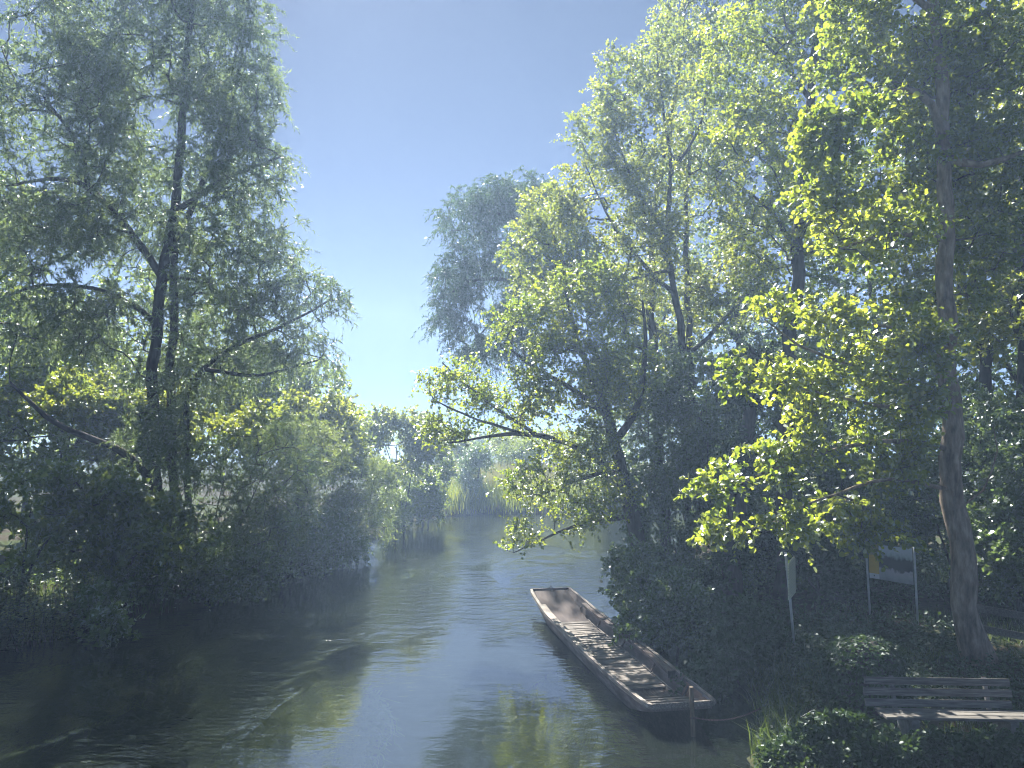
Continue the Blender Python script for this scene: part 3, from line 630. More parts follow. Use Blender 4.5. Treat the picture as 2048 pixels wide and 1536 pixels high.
BGT = {}
for (px, Yd, lab, tops, blobs, seed, cl, mt) in [
    (1960, 24, 'dark alder trunk behind the near alder with loose backlit crown', (1962, 500), [(1960, 380, 24, 150, 110, 2.4), (1840, 460, 24, 120, 100, 2.2), (2060, 520, 24, 130, 130, 2.4), (1940, 150, 24, 180, 140, 2.6), (1900, 620, 24, 140, 80, 2.2)], 65, 760, 'alder_far'),
    (2036, 20, 'dark straight tree trunk at the right edge behind the near alder', (2034, 430), [(2060, 380, 20, 110, 110, 2), (2040, 620, 20, 110, 90, 1.8), (2090, 120, 20, 130, 150, 2)], 66, 400, 'alder_far'),
    (1760, 30, 'shaded tree filling the back of the alder stand', (1750, 620), [(1740, 640, 30, 190, 120, 3), (1600, 760, 30, 170, 120, 3), (1880, 780, 30, 190, 120, 3), (1720, 420, 30, 180, 130, 3)], 67, 850, 'shrub'),
    (1480, 32, 'grey-green tree behind the twin-stemmed alder', (1470, 480), [(1480, 360, 32, 140, 160, 3), (1420, 600, 32, 140, 130, 3), (1540, 640, 32, 130, 130, 3), (1440, 160, 32, 120, 140, 3), (1300, 680, 32, 120, 110, 3)], 68, 850, 'willow')]:
    bb = G(PX(px, Yd), Yd); tp = P(*tops, Yd); bb_ = np.array(bb)
    BGT[seed] = plant('alder_tree' if mt == 'alder_far' else 'background_tree', lab, 'tree', bb,
          limbs=[([bb_, bb_ * .5 + tp * .5 + (.1, 0, 0), tp, P(blobs[0][0], blobs[0][1] - 60, Yd)], [.22, .18, .13, .04])] + [([bb_ * .35 + tp * .65, tp * .5 + P(q[0], q[1], q[2]) * .5, P(q[0], q[1], q[2])], [.1, .07, .03]) for q in blobs[1:]],
          blobs=blobs, clumps=cl, shoots=4, leaves=13, shoot_len=.6, leaf=(.12, .11), shape='diamond', mat=mt, seed=seed, wood='bark_dark', group='trees at the back of the right bank', show_shoots=False, step=.6)

def copy_tree(o, loc, rz, sc, lab):
    c = o.copy(); C.objects.link(c); c.location = Vector(loc); c.rotation_euler = (0, 0, rz); c.scale = (sc, sc, sc); c['label'] = lab
    for ch in list(o.children):
        k = ch.copy(); C.objects.link(k); k.parent = c
    return c
for src, px, Yd, rz_, sc, lab in [(8, 60, 40, .4, .8, 'low tree at the far left edge closing the view behind the saplings'), (8, 250, 44, 2.9, .75, 'low tree behind the willow trunks farthest from the river'), (23, 120, 27, 1.0, 1.1, 'bushy alder behind the saplings at the left edge'),
                                 (23, 330, 28.5, 2.6, 1.0, 'bushy alder low down behind the willow trunks'), (25, 1010, 60, 1.9, .75, 'low green bush behind the reeds in the middle of the bend'), (25, 900, 57, .6, .7, 'low green bush behind the reeds at the left end of the bend')]:
    copy_tree(LEFT[src], G(PX(px, Yd), Yd), rz_, sc, lab)['group'] = 'trees beyond the river bend' if src == 25 else 'trees behind the willow on the left bank'
for src, px, Yd, rz_, sc, lab in [(67, 2060, 27, 2.2, .9, 'shaded tree at the right edge behind the leafy shrub and the fence'), (65, 2330, 24, 1.1, .85, 'backlit alder reaching in at the right edge above the fence'),
                                 (68, 2380, 33, 4.0, .9, 'grey-green tree farthest back at the right edge of the stand')]:
    copy_tree(BGT[src], G(PX(px, Yd), Yd), rz_, sc, lab)
b = G(7.8, 31.5)
plant('round_willow', 'rounded dark willow crown rising behind the alders against the sky', 'tree', b,
      limbs=[([np.array(b), P(1370, 760, 32), P(1280, 620, 33), P(1150, 520, 33.5), P(1040, 440, 33.5), P(960, 420, 33.5)], [.36, .3, .24, .17, .1, .04]), ([P(1200, 550, 33.4), P(1080, 560, 33.5), P(960, 560, 33.5), P(890, 590, 33.5)], [.14, .11, .07, .03]),
             ([P(1100, 560, 33.4), P(1010, 620, 33.5), P(950, 680, 33.5)], [.09, .06, .02]), ([P(1040, 440, 33.5), P(1100, 380, 34)], [.09, .03])],
      blobs=[(950, 440, 33.5, 75, 55, 2.2), (905, 540, 33.5, 48, 50, 1.6), (900, 620, 33.5, 45, 45, 1.5), (940, 690, 33.5, 45, 40, 1.4), (1000, 560, 33.8, 80, 90, 2.4), (1050, 410, 34, 80, 55, 2.3), (1020, 680, 34, 70, 55, 1.9), (1110, 520, 34, 90, 110, 2.6), (990, 390, 34, 50, 30, 1.6)],
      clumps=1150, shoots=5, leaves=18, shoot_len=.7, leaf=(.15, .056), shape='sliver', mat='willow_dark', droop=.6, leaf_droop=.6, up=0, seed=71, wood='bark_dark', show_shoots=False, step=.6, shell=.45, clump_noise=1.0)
print('TRI alders', TRI[0])

# ---- right bank: understory
und = [
    ('understory_shrub', 'dense dark shrub wrapped round the foot of the leaning alder', (1330, 21.6), [(1330, 900, 21.6, 90, 110, 1.5), (1330, 1050, 21, 75, 100, 1.3), (1290, 760, 22, 80, 80, 1.4)], 'shrub', 'diamond', (.085, .06), 620, 81),
    ('understory_shrub', 'dark small-leaved shrub between the leaning alder and the middle alder', (1430, 20.5), [(1430, 960, 20.6, 100, 120, 1.5), (1450, 1100, 20, 80, 80, 1.2), (1400, 800, 21, 90, 90, 1.5)], 'shrub', 'diamond', (.085, .06), 620, 82),
    ('bank_shrub', 'leafy shrub bulging from the bank over the far part of the boat', (1330, 16.4), [(1300, 1190, 16.6, 65, 60, .8), (1270, 1130, 17.4, 45, 60, .7), (1360, 1220, 15.8, 70, 60, .8), (1290, 1250, 15.9, 45, 35, .6)], 'shrub', 'diamond', (.085, .078), 380, 83),
    ('bank_shrub', 'low shaded shrub on the bank beside the near part of the boat', (1440, 13.9), [(1420, 1300, 14, 60, 50, .7), (1480, 1270, 14.6, 60, 60, .8), (1400, 1340, 13.4, 40, 30, .5)], 'ivy', 'diamond', (.08, .072), 290, 84),
    ('understory_shrub', 'dark shrub in the shade behind the information board', (1700, 20.5), [(1660, 960, 21, 120, 110, 1.6), (1780, 980, 20.8, 120, 110, 1.5), (1620, 1090, 20, 90, 60, 1.2)], 'shrub', 'diamond', (.10, .075), 560, 85),
    ('understory_shrub', 'dark shrub in the shade behind the trunk of the near alder', (1900, 19), [(1880, 1000, 19, 110, 110, 1.4), (1990, 960, 18.6, 110, 130, 1.5), (1930, 860, 19.5, 130, 90, 1.6)], 'shrub', 'diamond', (.10, .075), 560, 86),
    ('understory_shrub', 'leafy shrub at the right edge above the wooden fence', (2030, 16.4), [(2030, 1090, 16.4, 80, 80, 1), (2080, 980, 16.6, 90, 110, 1.2), (2000, 1150, 16.8, 60, 40, .8)], 'shrub', 'diamond', (.095, .085), 360, 87),
    ('understory_shrub', 'dark undergrowth bush between the two signs', (1650, 18.4), [(1640, 1130, 18.6, 70, 35, .8), (1560, 1100, 18.8, 60, 50, .8), (1700, 1110, 18.8, 60, 40, .8)], 'ivy', 'diamond', (.09, .07), 260, 88),
    ('understory_shrub', 'tall dark shrub closing the stand behind the middle alder', (1550, 24), [(1520, 860, 24, 120, 130, 1.8), (1620, 820, 24, 110, 110, 1.8), (1540, 1010, 23.6, 120, 80, 1.6)], 'shrub', 'diamond', (.11, .08), 560, 89),
]
for nm, lab, (px, Yd), blobs, mat, shp, lf, cl, sd in und:
    plant(nm, lab, 'bush', G(PX(px, Yd), Yd), blobs=blobs, auto=True, clumps=int(cl * .85), shoots=5, leaves=13, shoot_len=.38, leaf=(lf[0] * 1.08, lf[1] * 1.08), shape=shp, mat=mat, seed=sd, wood='bark_dark',
          group='shrubs under the trees of the right bank', show_shoots=False, step=.45, twig_r=.004, stem_r=.04, leaf_name='foliage', shell=.6, clump_noise=.7)
# dark ivy-clad trunk by the leaning sign
bb = G(PX(1456, 17.6), 17.6)
plant('ivy_clad_tree', 'thick dark leaning trunk overgrown with ivy left of the leaning sign', 'tree', bb,
      limbs=[([bb, P(1462, 1120, 17.8), P(1475, 1000, 18), P(1490, 850, 18.3), P(1500, 700, 18.6)], [.26, .24, .21, .17, .08])],
      blobs=[(1462, 1120, 17.6, 32, 70, .4), (1430, 1190, 17.3, 45, 45, .5), (1480, 920, 18.1, 40, 90, .5), (1500, 760, 18.5, 80, 60, .8)], clumps=260, shoots=4, leaves=12, shoot_len=.28, leaf=(.07, .062), mat='ivy', wood='bark_dark', seed=90, show_shoots=False, twig_r=.003, step=.3)
print('TRI under', TRI[0])

# ---- ivy-covered stump beside the bench
c = P(1730, 1345, 11.6); gz = G(c[0], 11.6)
rngi = np.random.default_rng(5)
st = empty('ivy_mound', gz, 0, 'round-topped mound of ivy over an old stump beside the wooden bench', 'ivy mound')
n = 4200; th = rngi.random(n) * 6.283; hh = rngi.random(n)
prof = lambda h: np.where(h < .62, .52 + .05 * np.sin(h * 9), .52 * np.sqrt(np.maximum(0, 1 - ((h - .62) / .38) ** 2)))
rr = prof(hh) * (1 + .10 * np.sin(3 * th + 1) + rngi.normal(0, .05, n)); H = .98
base_ = np.column_stack([rr * np.cos(th) * 1.05, rr * np.sin(th) * .9, hh * H])
outn = unit(np.column_stack([np.cos(th) * (1.1 - hh), np.sin(th) * (1.1 - hh), .25 + 1.2 * hh ** 2]))
ln = rngi.uniform(.05, .085, n)
lm = leaves_mesh('foliage', base_, unit(rngi.normal(0, 1, (n, 3)) + np.array([0, 0, -.8])), outn + .45 * rngi.normal(0, 1, (n, 3)), ln, ln * .95, 'lobed')
tag(obj('foliage', lm, M['ivy'], st), kind='stuff'); TRI[0] += len(lm.polygons)
hs = np.linspace(0, .97, 9); mb = MB(); mb.tube([(0, 0, h * H) for h in hs], [max(.05, float(prof(np.array(h))) * .86) for h in hs], 14); mb.build('stump', M['bark_dark'], st, smooth=True)

for lab, px, Yd, blobs, sd in [('low ivy and bramble bush on the bank edge in front of the ivy mound', 1620, 9.9, [(1650, 1490, 9.9, 80, 22, .35), (1580, 1515, 9.6, 55, 20, .3), (1700, 1460, 10.2, 55, 20, .35)], 95),
                             ('low leafy plants growing up against the front of the bench', 1860, 9.25, [(1790, 1505, 9.3, 80, 34, .25), (1900, 1510, 9.2, 90, 34, .25), (2010, 1505, 9.2, 70, 36, .25)], 96)]:
    plant('low_bush', lab, 'bush', G(PX(px, Yd), Yd), blobs=blobs, auto=True, clumps=230, shoots=4, leaves=10, shoot_len=.16, leaf=(.06, .048), shape='round', mat='ivy', seed=sd, wood='bark_dark', show_shoots=False, step=.2, twig_r=.003, stem_r=.012, leaf_name='foliage', clump_noise=.4)
# ---- ground cover on the banks
xy = scatter(30000, (2.6, 10), (7.2, 14), -.05, 6, dens=1.0)
blades('bank_grass', xy, rng.uniform(.07, .26, len(xy)), rng.uniform(.008, .014, len(xy)), 'grass', 3, ('grass growing on the right bank round the bench', 'grass'))
xy = scatter(16000, (3, 14), (12, 24), -.05, 9, dens=4.0)
blades('shaded_grass', xy, rng.uniform(.06, .22, len(xy)), rng.uniform(.01, .018, len(xy)), 'grass', 4, ('thin shaded grass under the trees of the right bank', 'grass'))
xy = scatter(14000, (-16, -5), (13, 32), -.1, 3)
blades('left_bank_grass', xy, rng.uniform(.25, .8, len(xy)), rng.uniform(.014, .03, len(xy)), 'grass', 5, ('long grass and sedge along the left bank', 'grass'))
xy = scatter(5000, (3, 6), (9, 20), -.15, .5)
blades('bank_sedge', xy, rng.uniform(.25, .6, len(xy)), rng.uniform(.012, .022, len(xy)), 'grass', 6, ('long sedge leaves hanging over the edge of the right bank', 'grass'), lean=.5)
def ground_leaves(name, n, xr, yr, smin, smax, size, hmax, mat, shape, seed, lab, dens=2.0):
    r = np.random.default_rng(seed); xy = scatter(n, xr, yr, smin, smax, dens=dens); k = len(xy)
    p = np.column_stack([xy, ground_z(xy[:, 0], xy[:, 1]) + hmax * r.random(k) ** 1.5 + .02]); ln = size * r.uniform(.6, 1.2, k)
    lm = leaves_mesh(name, p, unit(r.normal(0, 1, (k, 3)) * (1, 1, .35)), np.array([0, 0, 1.1]) + .8 * unit(r.normal(0, 1, (k, 3))), ln, ln * .9, shape); TRI[0] += len(lm.polygons)
    return tag(obj(name, lm, M[mat]), lab, 'ground cover', kind='stuff')
ground_leaves('ivy_ground_cover', 30000, (2.7, 9), (7.2, 16), -.05, 5, .075, .22, 'ivy', 'diamond', 11, 'ivy and nettles covering the ground of the right bank')
ground_leaves('woodland_ground_cover', 26000, (3.5, 16), (14, 26), 0, 9, .10, .3, 'ivy', 'diamond', 12, 'low plants on the shaded ground under the alders', dens=6.0)
ground_leaves('left_ground_cover', 26000, (-18, -5), (14, 32), -.1, 5, .11, .5, 'shrub', 'diamond', 13, 'low plants on the shaded ground of the left bank', dens=8.0)

def herb(px, Yd, h, n, seed, lab, mat='grass'):
    r = np.random.default_rng(seed); g = np.array(G(PX(px, Yd), Yd)); t = empty('nettle_plant', g, 0, lab, 'plant', 'nettles on the left bank')
    V, F, B, A_, NN = [], [], [], [], []
    for i in range(n):
        b0 = np.array([r.normal(0, .22), r.normal(0, .18), 0]); top = b0 + np.array([r.normal(0, .14), r.normal(0, .12), h * r.uniform(.6, 1)])
        v, f = tube_np(np.array([b0, (b0 + top) / 2 + r.normal(0, .03, 3), top]), np.array([.008, .006, .003]), 4); F.append(f + sum(len(q) for q in V)); V.append(v)
        for k in range(14):
            s = .25 + .75 * k / 14
            for a in (0, math.pi):
                an = a + k * 1.57 + r.normal(0, .3); B.append(b0 + (top - b0) * s); A_.append((math.cos(an), math.sin(an), -.25)); NN.append((r.normal(0, .2), r.normal(0, .2), 1))
    o = obj('stems', mesh_np('stems', np.concatenate(V), [np.concatenate(F)]), M['twig'], t); tag(o, kind='stuff')
    k = len(B); ln = r.uniform(.08, .16, k); lm = leaves_mesh('foliage', np.array(B), np.array(A_), np.array(NN), ln, ln * .5, 'diamond'); TRI[0] += len(lm.polygons)
    tag(obj('foliage', lm, M[mat], t), kind='stuff')
for i, (px, Yd, h, lab) in enumerate([(75, 16.4, 1.15, 'tall sunlit nettle clump nearest the water on the left bank'), (30, 16.0, .9, 'low nettle clump at the left edge above the water'), (125, 17.0, .8, 'sunlit nettle clump between the tall nettles and the hanging branch'),
                                     (165, 17.8, 1.2, 'nettle clump in front of the shaded bush on the left bank'), (40, 17.2, 1.2, 'nettle clump behind the low clump at the left edge')]):
    herb(px, Yd, h, 26, 200 + i, lab, 'reed' if i in (0, 2, 3) else 'grass')

# ---- water weed streaming under the surface
def weed(cx, cy, rx, ry, n, seed, lab, top=.0):
    r = np.random.default_rng(seed); t = r.random(n) * 6.283; q = np.sqrt(r.random(n))
    p0 = np.column_stack([cx + rx * q * np.cos(t), cy + ry * q * np.sin(t), r.uniform(-.3, -.01, n)])
    d = unit(np.column_stack([r.normal(.15, .25, n), r.normal(-1, .2, n), r.normal(.12, .1, n)])); ln = r.uniform(.35, 1.0, n)
    pts = [p0 + d * (ln * k / 4)[:, None] + np.column_stack([.06 * np.sin(k * 1.5 + t), np.zeros(n), np.zeros(n)]) for k in range(5)]
    lim = np.where(r.random(n) < top, .004, -.02)
    for q_ in pts: q_[:, 2] = np.minimum(q_[:, 2], lim)
    sd = unit(np.column_stack([-d[:, 1], d[:, 0], r.normal(0, .4, n)])); w = r.uniform(.008, .02, n)[:, None]
    V = np.stack([x for k, q_ in enumerate(pts) for x in (q_ - sd * w * (1 - k * .15), q_ + sd * w * (1 - k * .15))], 1).reshape(-1, 3)
    o = (np.arange(n) * 10)[:, None]; F = np.concatenate([o + np.array([[2 * k, 2 * k + 1, 2 * k + 3, 2 * k + 2]]) for k in range(4)]); TRI[0] += 8 * n
    tag(obj('water_weed', mesh_np('water_weed', V, [F]), M['weed']), lab, 'water weed', 'water weed in the river', kind='stuff')
weed(1.1, 13.7, .62, 1.25, 6500, 1, 'bright green water weed streaming under the surface beside the boat')
weed(-8.0, 13.6, 1.6, 1.8, 4000, 2, 'water weed under the surface off the left bank')
weed(-3.0, 12.0, 1.1, 2.2, 2600, 3, 'water weed under the surface in the middle of the river')

# ---------------------------------------------------------------- the boat
near = (P(1298, 1404, 11.7) + P(1432, 1399, 11.7)) / 2; far = (P(1063, 1181, 20.1) + P(1139, 1180, 20.1)) / 2
ax2 = far[:2] - near[:2]; LEN = float(np.hypot(*ax2)); rz = math.atan2(ax2[1], ax2[0]) - math.pi / 2
boat = empty('flat_boat', (near[0], near[1], 0), rz, 'long flat-bottomed brown wooden boat moored beside the right bank', 'boat')
SS = np.linspace(0, 1, 41)
def hull(s):
    y = s * LEN; m = math.sin(math.pi * min(1, max(0, s))) ** .6
    gw = .50 + .135 * m                                   # half width at the gunwale
    bw = .455 + .05 * m                                   # half width of the floor
    a = max(0, 1 - y / 1.35); b_ = max(0, 1 - (LEN - y) / 2.1)
    zb = .015 + .325 * a ** 1.25 + .415 * b_ ** 1.3        # floor rises into a ramp at both ends
    zg = .335 + .03 * a + .115 * b_
    return y, gw, bw, zb, max(zg, zb + .035)
def strip(name, prof, mat, closed=True, ss=SS, smooth=False):
    """sweeps a closed cross-section (list of points per station) along the boat"""
    V, F = [], []; k = len(prof(ss[0]))
    for s in ss: V += prof(s)
    for i in range(len(ss) - 1):
        for j in range(k): F.append((i * k + j, i * k + (j + 1) % k, (i + 1) * k + (j + 1) % k, (i + 1) * k + j))
    F.append(tuple(reversed(range(k)))); F.append(tuple(len(V) - k + j for j in range(k)))
    me = bpy.data.meshes.new(name); me.from_pydata(V, [], F); me.update()
    return obj(name, me, M[mat], boat)
def bot(s):
    y, gw, bw, zb, zg = hull(s); return [(-bw, y, zb - .07), (bw, y, zb - .07), (bw, y, zb), (-bw, y, zb)]
strip('bottom', bot, 'wood')
for sg in (-1, 1):
    def side(s):
        y, gw, bw, zb, zg = hull(s); t = .022
        return [(sg * (bw + .001), y, zb - .074), (sg * (gw + .001), y, zg), (sg * (gw - t), y, zg), (sg * (bw - t), y, zb + .002)]
    strip('side_board', side, 'wood_side')
    def rail(s):
        y, gw, bw, zb, zg = hull(s); return [(sg * (gw + .028), y, zg - .05), (sg * (gw + .028), y, zg + .014), (sg * (gw - .035), y, zg + .014), (sg * (gw - .035), y, zg + .003), (sg * (gw + .004), y, zg + .003), (sg * (gw + .004), y, zg - .05)]
    strip('gunwale', rail, 'wood_rail')
    sss = np.linspace(.20 if sg > 0 else .33, .84, 24)
    def shelf(s):
        y, gw, bw, zb, zg = hull(s); return [(sg * (gw - .04), y, zg - .06), (sg * (gw - .04), y, zg - .006), (sg * (gw - .15), y, zg - .006), (sg * (gw - .15), y, zg - .06)]
    strip('side_deck', shelf, 'wood_rail' if sg < 0 else 'wood', ss=sss)
    def floorstrip(s):
        y, gw, bw, zb, zg = hull(s); return [(sg * (bw - .025), y, zb + .003), (sg * (bw - .025), y, zb + .06), (sg * (bw - .05), y, zb + .06), (sg * (bw - .05), y, zb + .003)]
    strip('floor_stringer', floorstrip, 'wood_rail', ss=np.linspace(.1, .78, 24))
    y, gw, bw, zb, zg = hull(.2); mb = MB(); mb.box((sg * (gw - .09), y - .03, zg - .06), (.12, .05, .11)); 
    if sg > 0: mb.build('deck_block', M['bark_dark'], boat)
# end boards: smooth ramps inside both ends
def ramp(s0, s1, mat, lift):
    def pr(s):
        y, gw, bw, zb, zg = hull(s); w = bw - .03; return [(-w, y, zb + .004), (w, y, zb + .004), (w, y, zb + lift), (-w, y, zb + lift)]
    return pr, np.linspace(s0, s1, 12)
pr, ss_ = ramp(.775, .992, 'wood', .022); o = strip('bow_board', pr, 'wood_bow', ss=ss_)
for s, nm in ((0, 'end_plank'), (1, 'end_plank')):
    y, gw, bw, zb, zg = hull(s); mb = MB(); e = -1 if s == 0 else 1
    mb.hexa([(-gw, y + e * .03, zg - .06), (gw, y + e * .03, zg - .06), (gw, y - e * .012, zg - .06), (-gw, y - e * .012, zg - .06), (-gw, y + e * .03, zg + .016), (gw, y + e * .03, zg + .016), (gw, y - e * .012, zg + .016), (-gw, y - e * .012, zg + .016)])
    mb.build(nm, M['wood_rail'] if s == 0 else M['wood'], boat, bevel=.006)
# cross slats of the floor
rs = np.random.default_rng(9); y = .34; i = 0
slat_me = {}
while y < LEN * .775 - .1:
    w = rs.uniform(.105, .14); gap = rs.uniform(.035, .06)
    if 1.9 < y < 2.5: w = .24 if y < 2.2 else .2; gap = .025
    s = (y + w / 2) / LEN; _, gw, bw, zb, zg = hull(s); z1 = hull(y / LEN)[3]; z2 = hull((y + w) / LEN)[3]
    if not (1.15 < y < 1.62):
        mb = MB(); hw = bw - .06 + rs.normal(0, .006); t0 = .055 + rs.normal(0, .004); sk = rs.normal(0, .008); y0, y1 = y - sk, y + sk
        mb.hexa([(-hw, y0, z1 + t0 - .025), (hw, y1, z1 + t0 - .025), (hw, y1 + w, z2 + t0 - .025), (-hw, y0 + w, z2 + t0 - .025), (-hw, y0, z1 + t0), (hw, y1, z1 + t0), (hw, y1 + w, z2 + t0), (-hw, y0 + w, z2 + t0)])
        mb.build('slat', M['wood_slat'], boat)
    y += w + gap
def rusty(s):
    y, gw, bw, zb, zg = hull(s); return [(bw - .028, y, zb + .02), (gw - .028, y, zg - .03), (gw - .036, y, zg - .03), (bw - .036, y, zb + .02)]
strip('end_panel', rusty, 'wood_rust', ss=np.linspace(.02, .135, 6))
# ribs along both sides and rust-stained end panel, mooring ring
for sg in (-1, 1):
    for s in (.12, .3, .5, .7, .86):
        y, gw, bw, zb, zg = hull(s); mb = MB()
        mb.hexa([(sg * (bw - .024), y - .02, zb + .06), (sg * (bw - .024), y + .02, zb + .06), (sg * (bw - .05), y + .02, zb + .06), (sg * (bw - .05), y - .02, zb + .06), (sg * (gw - .024), y - .02, zg - .065), (sg * (gw - .024), y + .02, zg - .065), (sg * (gw - .05), y + .02, zg - .065), (sg * (gw - .05), y - .02, zg - .065)])
        mb.build('rib', M['wood'], boat)
y, gw, bw, zb, zg = hull(.998); mb = MB(); mb.tube([(.0 + .05 * math.cos(a), y - .02, zg + .02 + .045 * math.sin(a)) for a in np.linspace(0, math.pi, 9)], .008, 6); mb.build('mooring_ring', M['iron'], boat)

# mooring post and chain
pp = P(1384, 1447, 11.45); mb = MB()
po = empty('mooring_post', (pp[0], 11.42, 0), 0, 'weathered wooden mooring post standing in the water at the near end of the boat', 'post')
mb.tube([(0.03, 0, -1.0), (0, 0, .3), (-.01, 0, .69)], [.036, .034, .031], 6); mb.build('post_shaft', M['post_wood'], po)
mb = MB(); mb.tube([(.0, 0, .25), (.0, 0, .275)], [.041, .041], 8); mb.build('chain_loop', M['iron'], po)
ch = empty('mooring_chain', (pp[0], 11.42, 0), 0, 'thin rusty chain running from the mooring post to the right bank', 'chain')
end = np.array([1.05, .2, .33]); k = 46; mb = MB()
lk = MB(); lk.tube([(.018 * math.cos(a), .009 * math.sin(a), 0) for a in np.linspace(0, 2 * math.pi, 9)], .0032, 4, cap=False)
lme = bpy.data.meshes.new('link'); lme.from_pydata(lk.v, [], lk.f); lme.update(); lme.materials.append(M['iron'])
for i in range(k):
    t = (i + .5) / k; p = np.array([.04, 0, .26]) * (1 - t) + end * t; p[2] -= .10 * 4 * t * (1 - t) * .9
    o = bpy.data.objects.new('link', lme); C.objects.link(o); o.parent = ch; o.location = Vector(p); o.rotation_euler = (1.57 * (i % 2), .25 * (1 - 2 * t), .19)

# ---------------------------------------------------------------- bench
bc = P(1892, 1420, 10.0); bg_ = G(bc[0], 10.0)
bench = empty('park_bench', (bc[0], 10.0, bg_[2]), R(-3), 'weathered grey slatted wooden bench standing on the right bank by the water', 'bench')
def plank(c, size, tilt=0, nm='slat', m='bench_wood', bev=.006):
    mb = MB(); mb.box(c, size, 0, tilt); return mb.build(nm, M[m], bench, bevel=bev)
BZ = .74 + .0
zb0 = float(P(1868, 1424, 9.8)[2] - bg_[2]); zb0 = max(.42, min(.6, zb0))
for j, yy in enumerate((-.42, -.29, -.16)): plank((random.Random(j).uniform(-.01, .01) + .03, yy, zb0 - .004 * j), (1.92, .105, .035))
for j in range(3): plank((-.06 + .012 * (j - 1), .05 + .035 * j, zb0 + .02 + .125 * j), (1.80 + .03 * (j % 2), .034, .092), tilt=R(-14))
for sx in (-.58, .58):
    mb = MB(); mb.add([(sx - .05, -.40, -.15), (sx + .05, -.40, -.15), (sx + .05, -.05, -.15), (sx - .05, -.05, -.15), (sx - .05, -.46, zb0 - .024), (sx + .05, -.46, zb0 - .024), (sx + .05, -.04, zb0 - .024), (sx - .05, -.04, zb0 - .024)],
                     [(3, 2, 1, 0), (4, 5, 6, 7), (0, 1, 5, 4), (1, 2, 6, 5), (2, 3, 7, 6), (3, 0, 4, 7)]); mb.build('leg', M['concrete'], bench, bevel=.01)
    mb = MB(); mb.box((sx, .145, zb0 + .10), (.05, .045, .44), tilt=R(-14)); mb.build('backrest_support', M['concrete'], bench, bevel=.006)

# ---------------------------------------------------------------- signs
def print_mat(name, base, ink, kind):
    m, N, L = new_mat(name); tc = N.new("ShaderNodeTexCoord"); sp = N.new("ShaderNodeSeparateXYZ"); L.new(tc.outputs["Generated"], sp.inputs[0])
    b = N.new("ShaderNodeBsdfPrincipled"); b.inputs["Roughness"].default_value = .5; o = N.new("ShaderNodeOutputMaterial"); L.new(b.outputs[0], o.inputs[0])
    nz = N.new("ShaderNodeTexNoise"); mp = N.new("ShaderNodeMapping"); L.new(tc.outputs["Generated"], mp.inputs[0]); L.new(mp.outputs[0], nz.inputs["Vector"])
    mx = N.new("ShaderNodeMixRGB"); mx.inputs[1].default_value = (*base, 1); mx.inputs[2].default_value = (*ink, 1); L.new(mx.outputs[0], b.inputs["Base Color"])
    if kind == 'lines':
        wv = N.new("ShaderNodeMath"); wv.operation = 'MULTIPLY'; wv.inputs[1].default_value = 14; L.new(sp.outputs[2], wv.inputs[0])
        fr = N.new("ShaderNodeMath"); fr.operation = 'FRACT'; L.new(wv.outputs[0], fr.inputs[0]); gt = N.new("ShaderNodeMath"); gt.operation = 'GREATER_THAN'; gt.inputs[1].default_value = .62; L.new(fr.outputs[0], gt.inputs[0])
        mp.inputs["Scale"].default_value = (16, 1, 30); nz.inputs["Scale"].default_value = 1; g2 = N.new("ShaderNodeMath"); g2.operation = 'GREATER_THAN'; g2.inputs[1].default_value = .5; L.new(nz.outputs[0], g2.inputs[0])
        mu = N.new("ShaderNodeMath"); mu.operation = 'MULTIPLY'; L.new(gt.outputs[0], mu.inputs[0]); L.new(g2.outputs[0], mu.inputs[1]); m3 = N.new("ShaderNodeMath"); m3.operation = 'MULTIPLY'; m3.inputs[1].default_value = .55; L.new(mu.outputs[0], m3.inputs[0]); L.new(m3.outputs[0], mx.inputs[0])
    else:
        # landscape photograph: pale sky, dark wood, pale water, broken by noise
        mp.inputs["Scale"].default_value = (7, 1, 5); nz.inputs["Scale"].default_value = 1; nz.inputs["Detail"].default_value = 5
        ad = N.new("ShaderNodeMath"); ad.operation = 'MULTIPLY_ADD'; ad.inputs[1].default_value = .34; L.new(nz.outputs[0], ad.inputs[0]); L.new(sp.outputs[2], ad.inputs[2])
        rp = N.new("ShaderNodeValToRGB"); e = rp.color_ramp.elements; e[0].position = .0; e[0].color = (.16, .17, .18, 1); e[1].position = 1.0; e[1].color = (.50, .54, .56, 1)
        for pos, col in ((.30, (.36, .37, .38)), (.46, (.46, .43, .45)), (.52, (.04, .04, .05)), (.82, (.05, .055, .06)), (.92, (.36, .42, .42))):
            x = e.new(pos); x.color = (*col, 1)
        L.new(ad.outputs[0], rp.inputs[0]); L.new(rp.outputs[0], b.inputs["Base Color"])
    return m
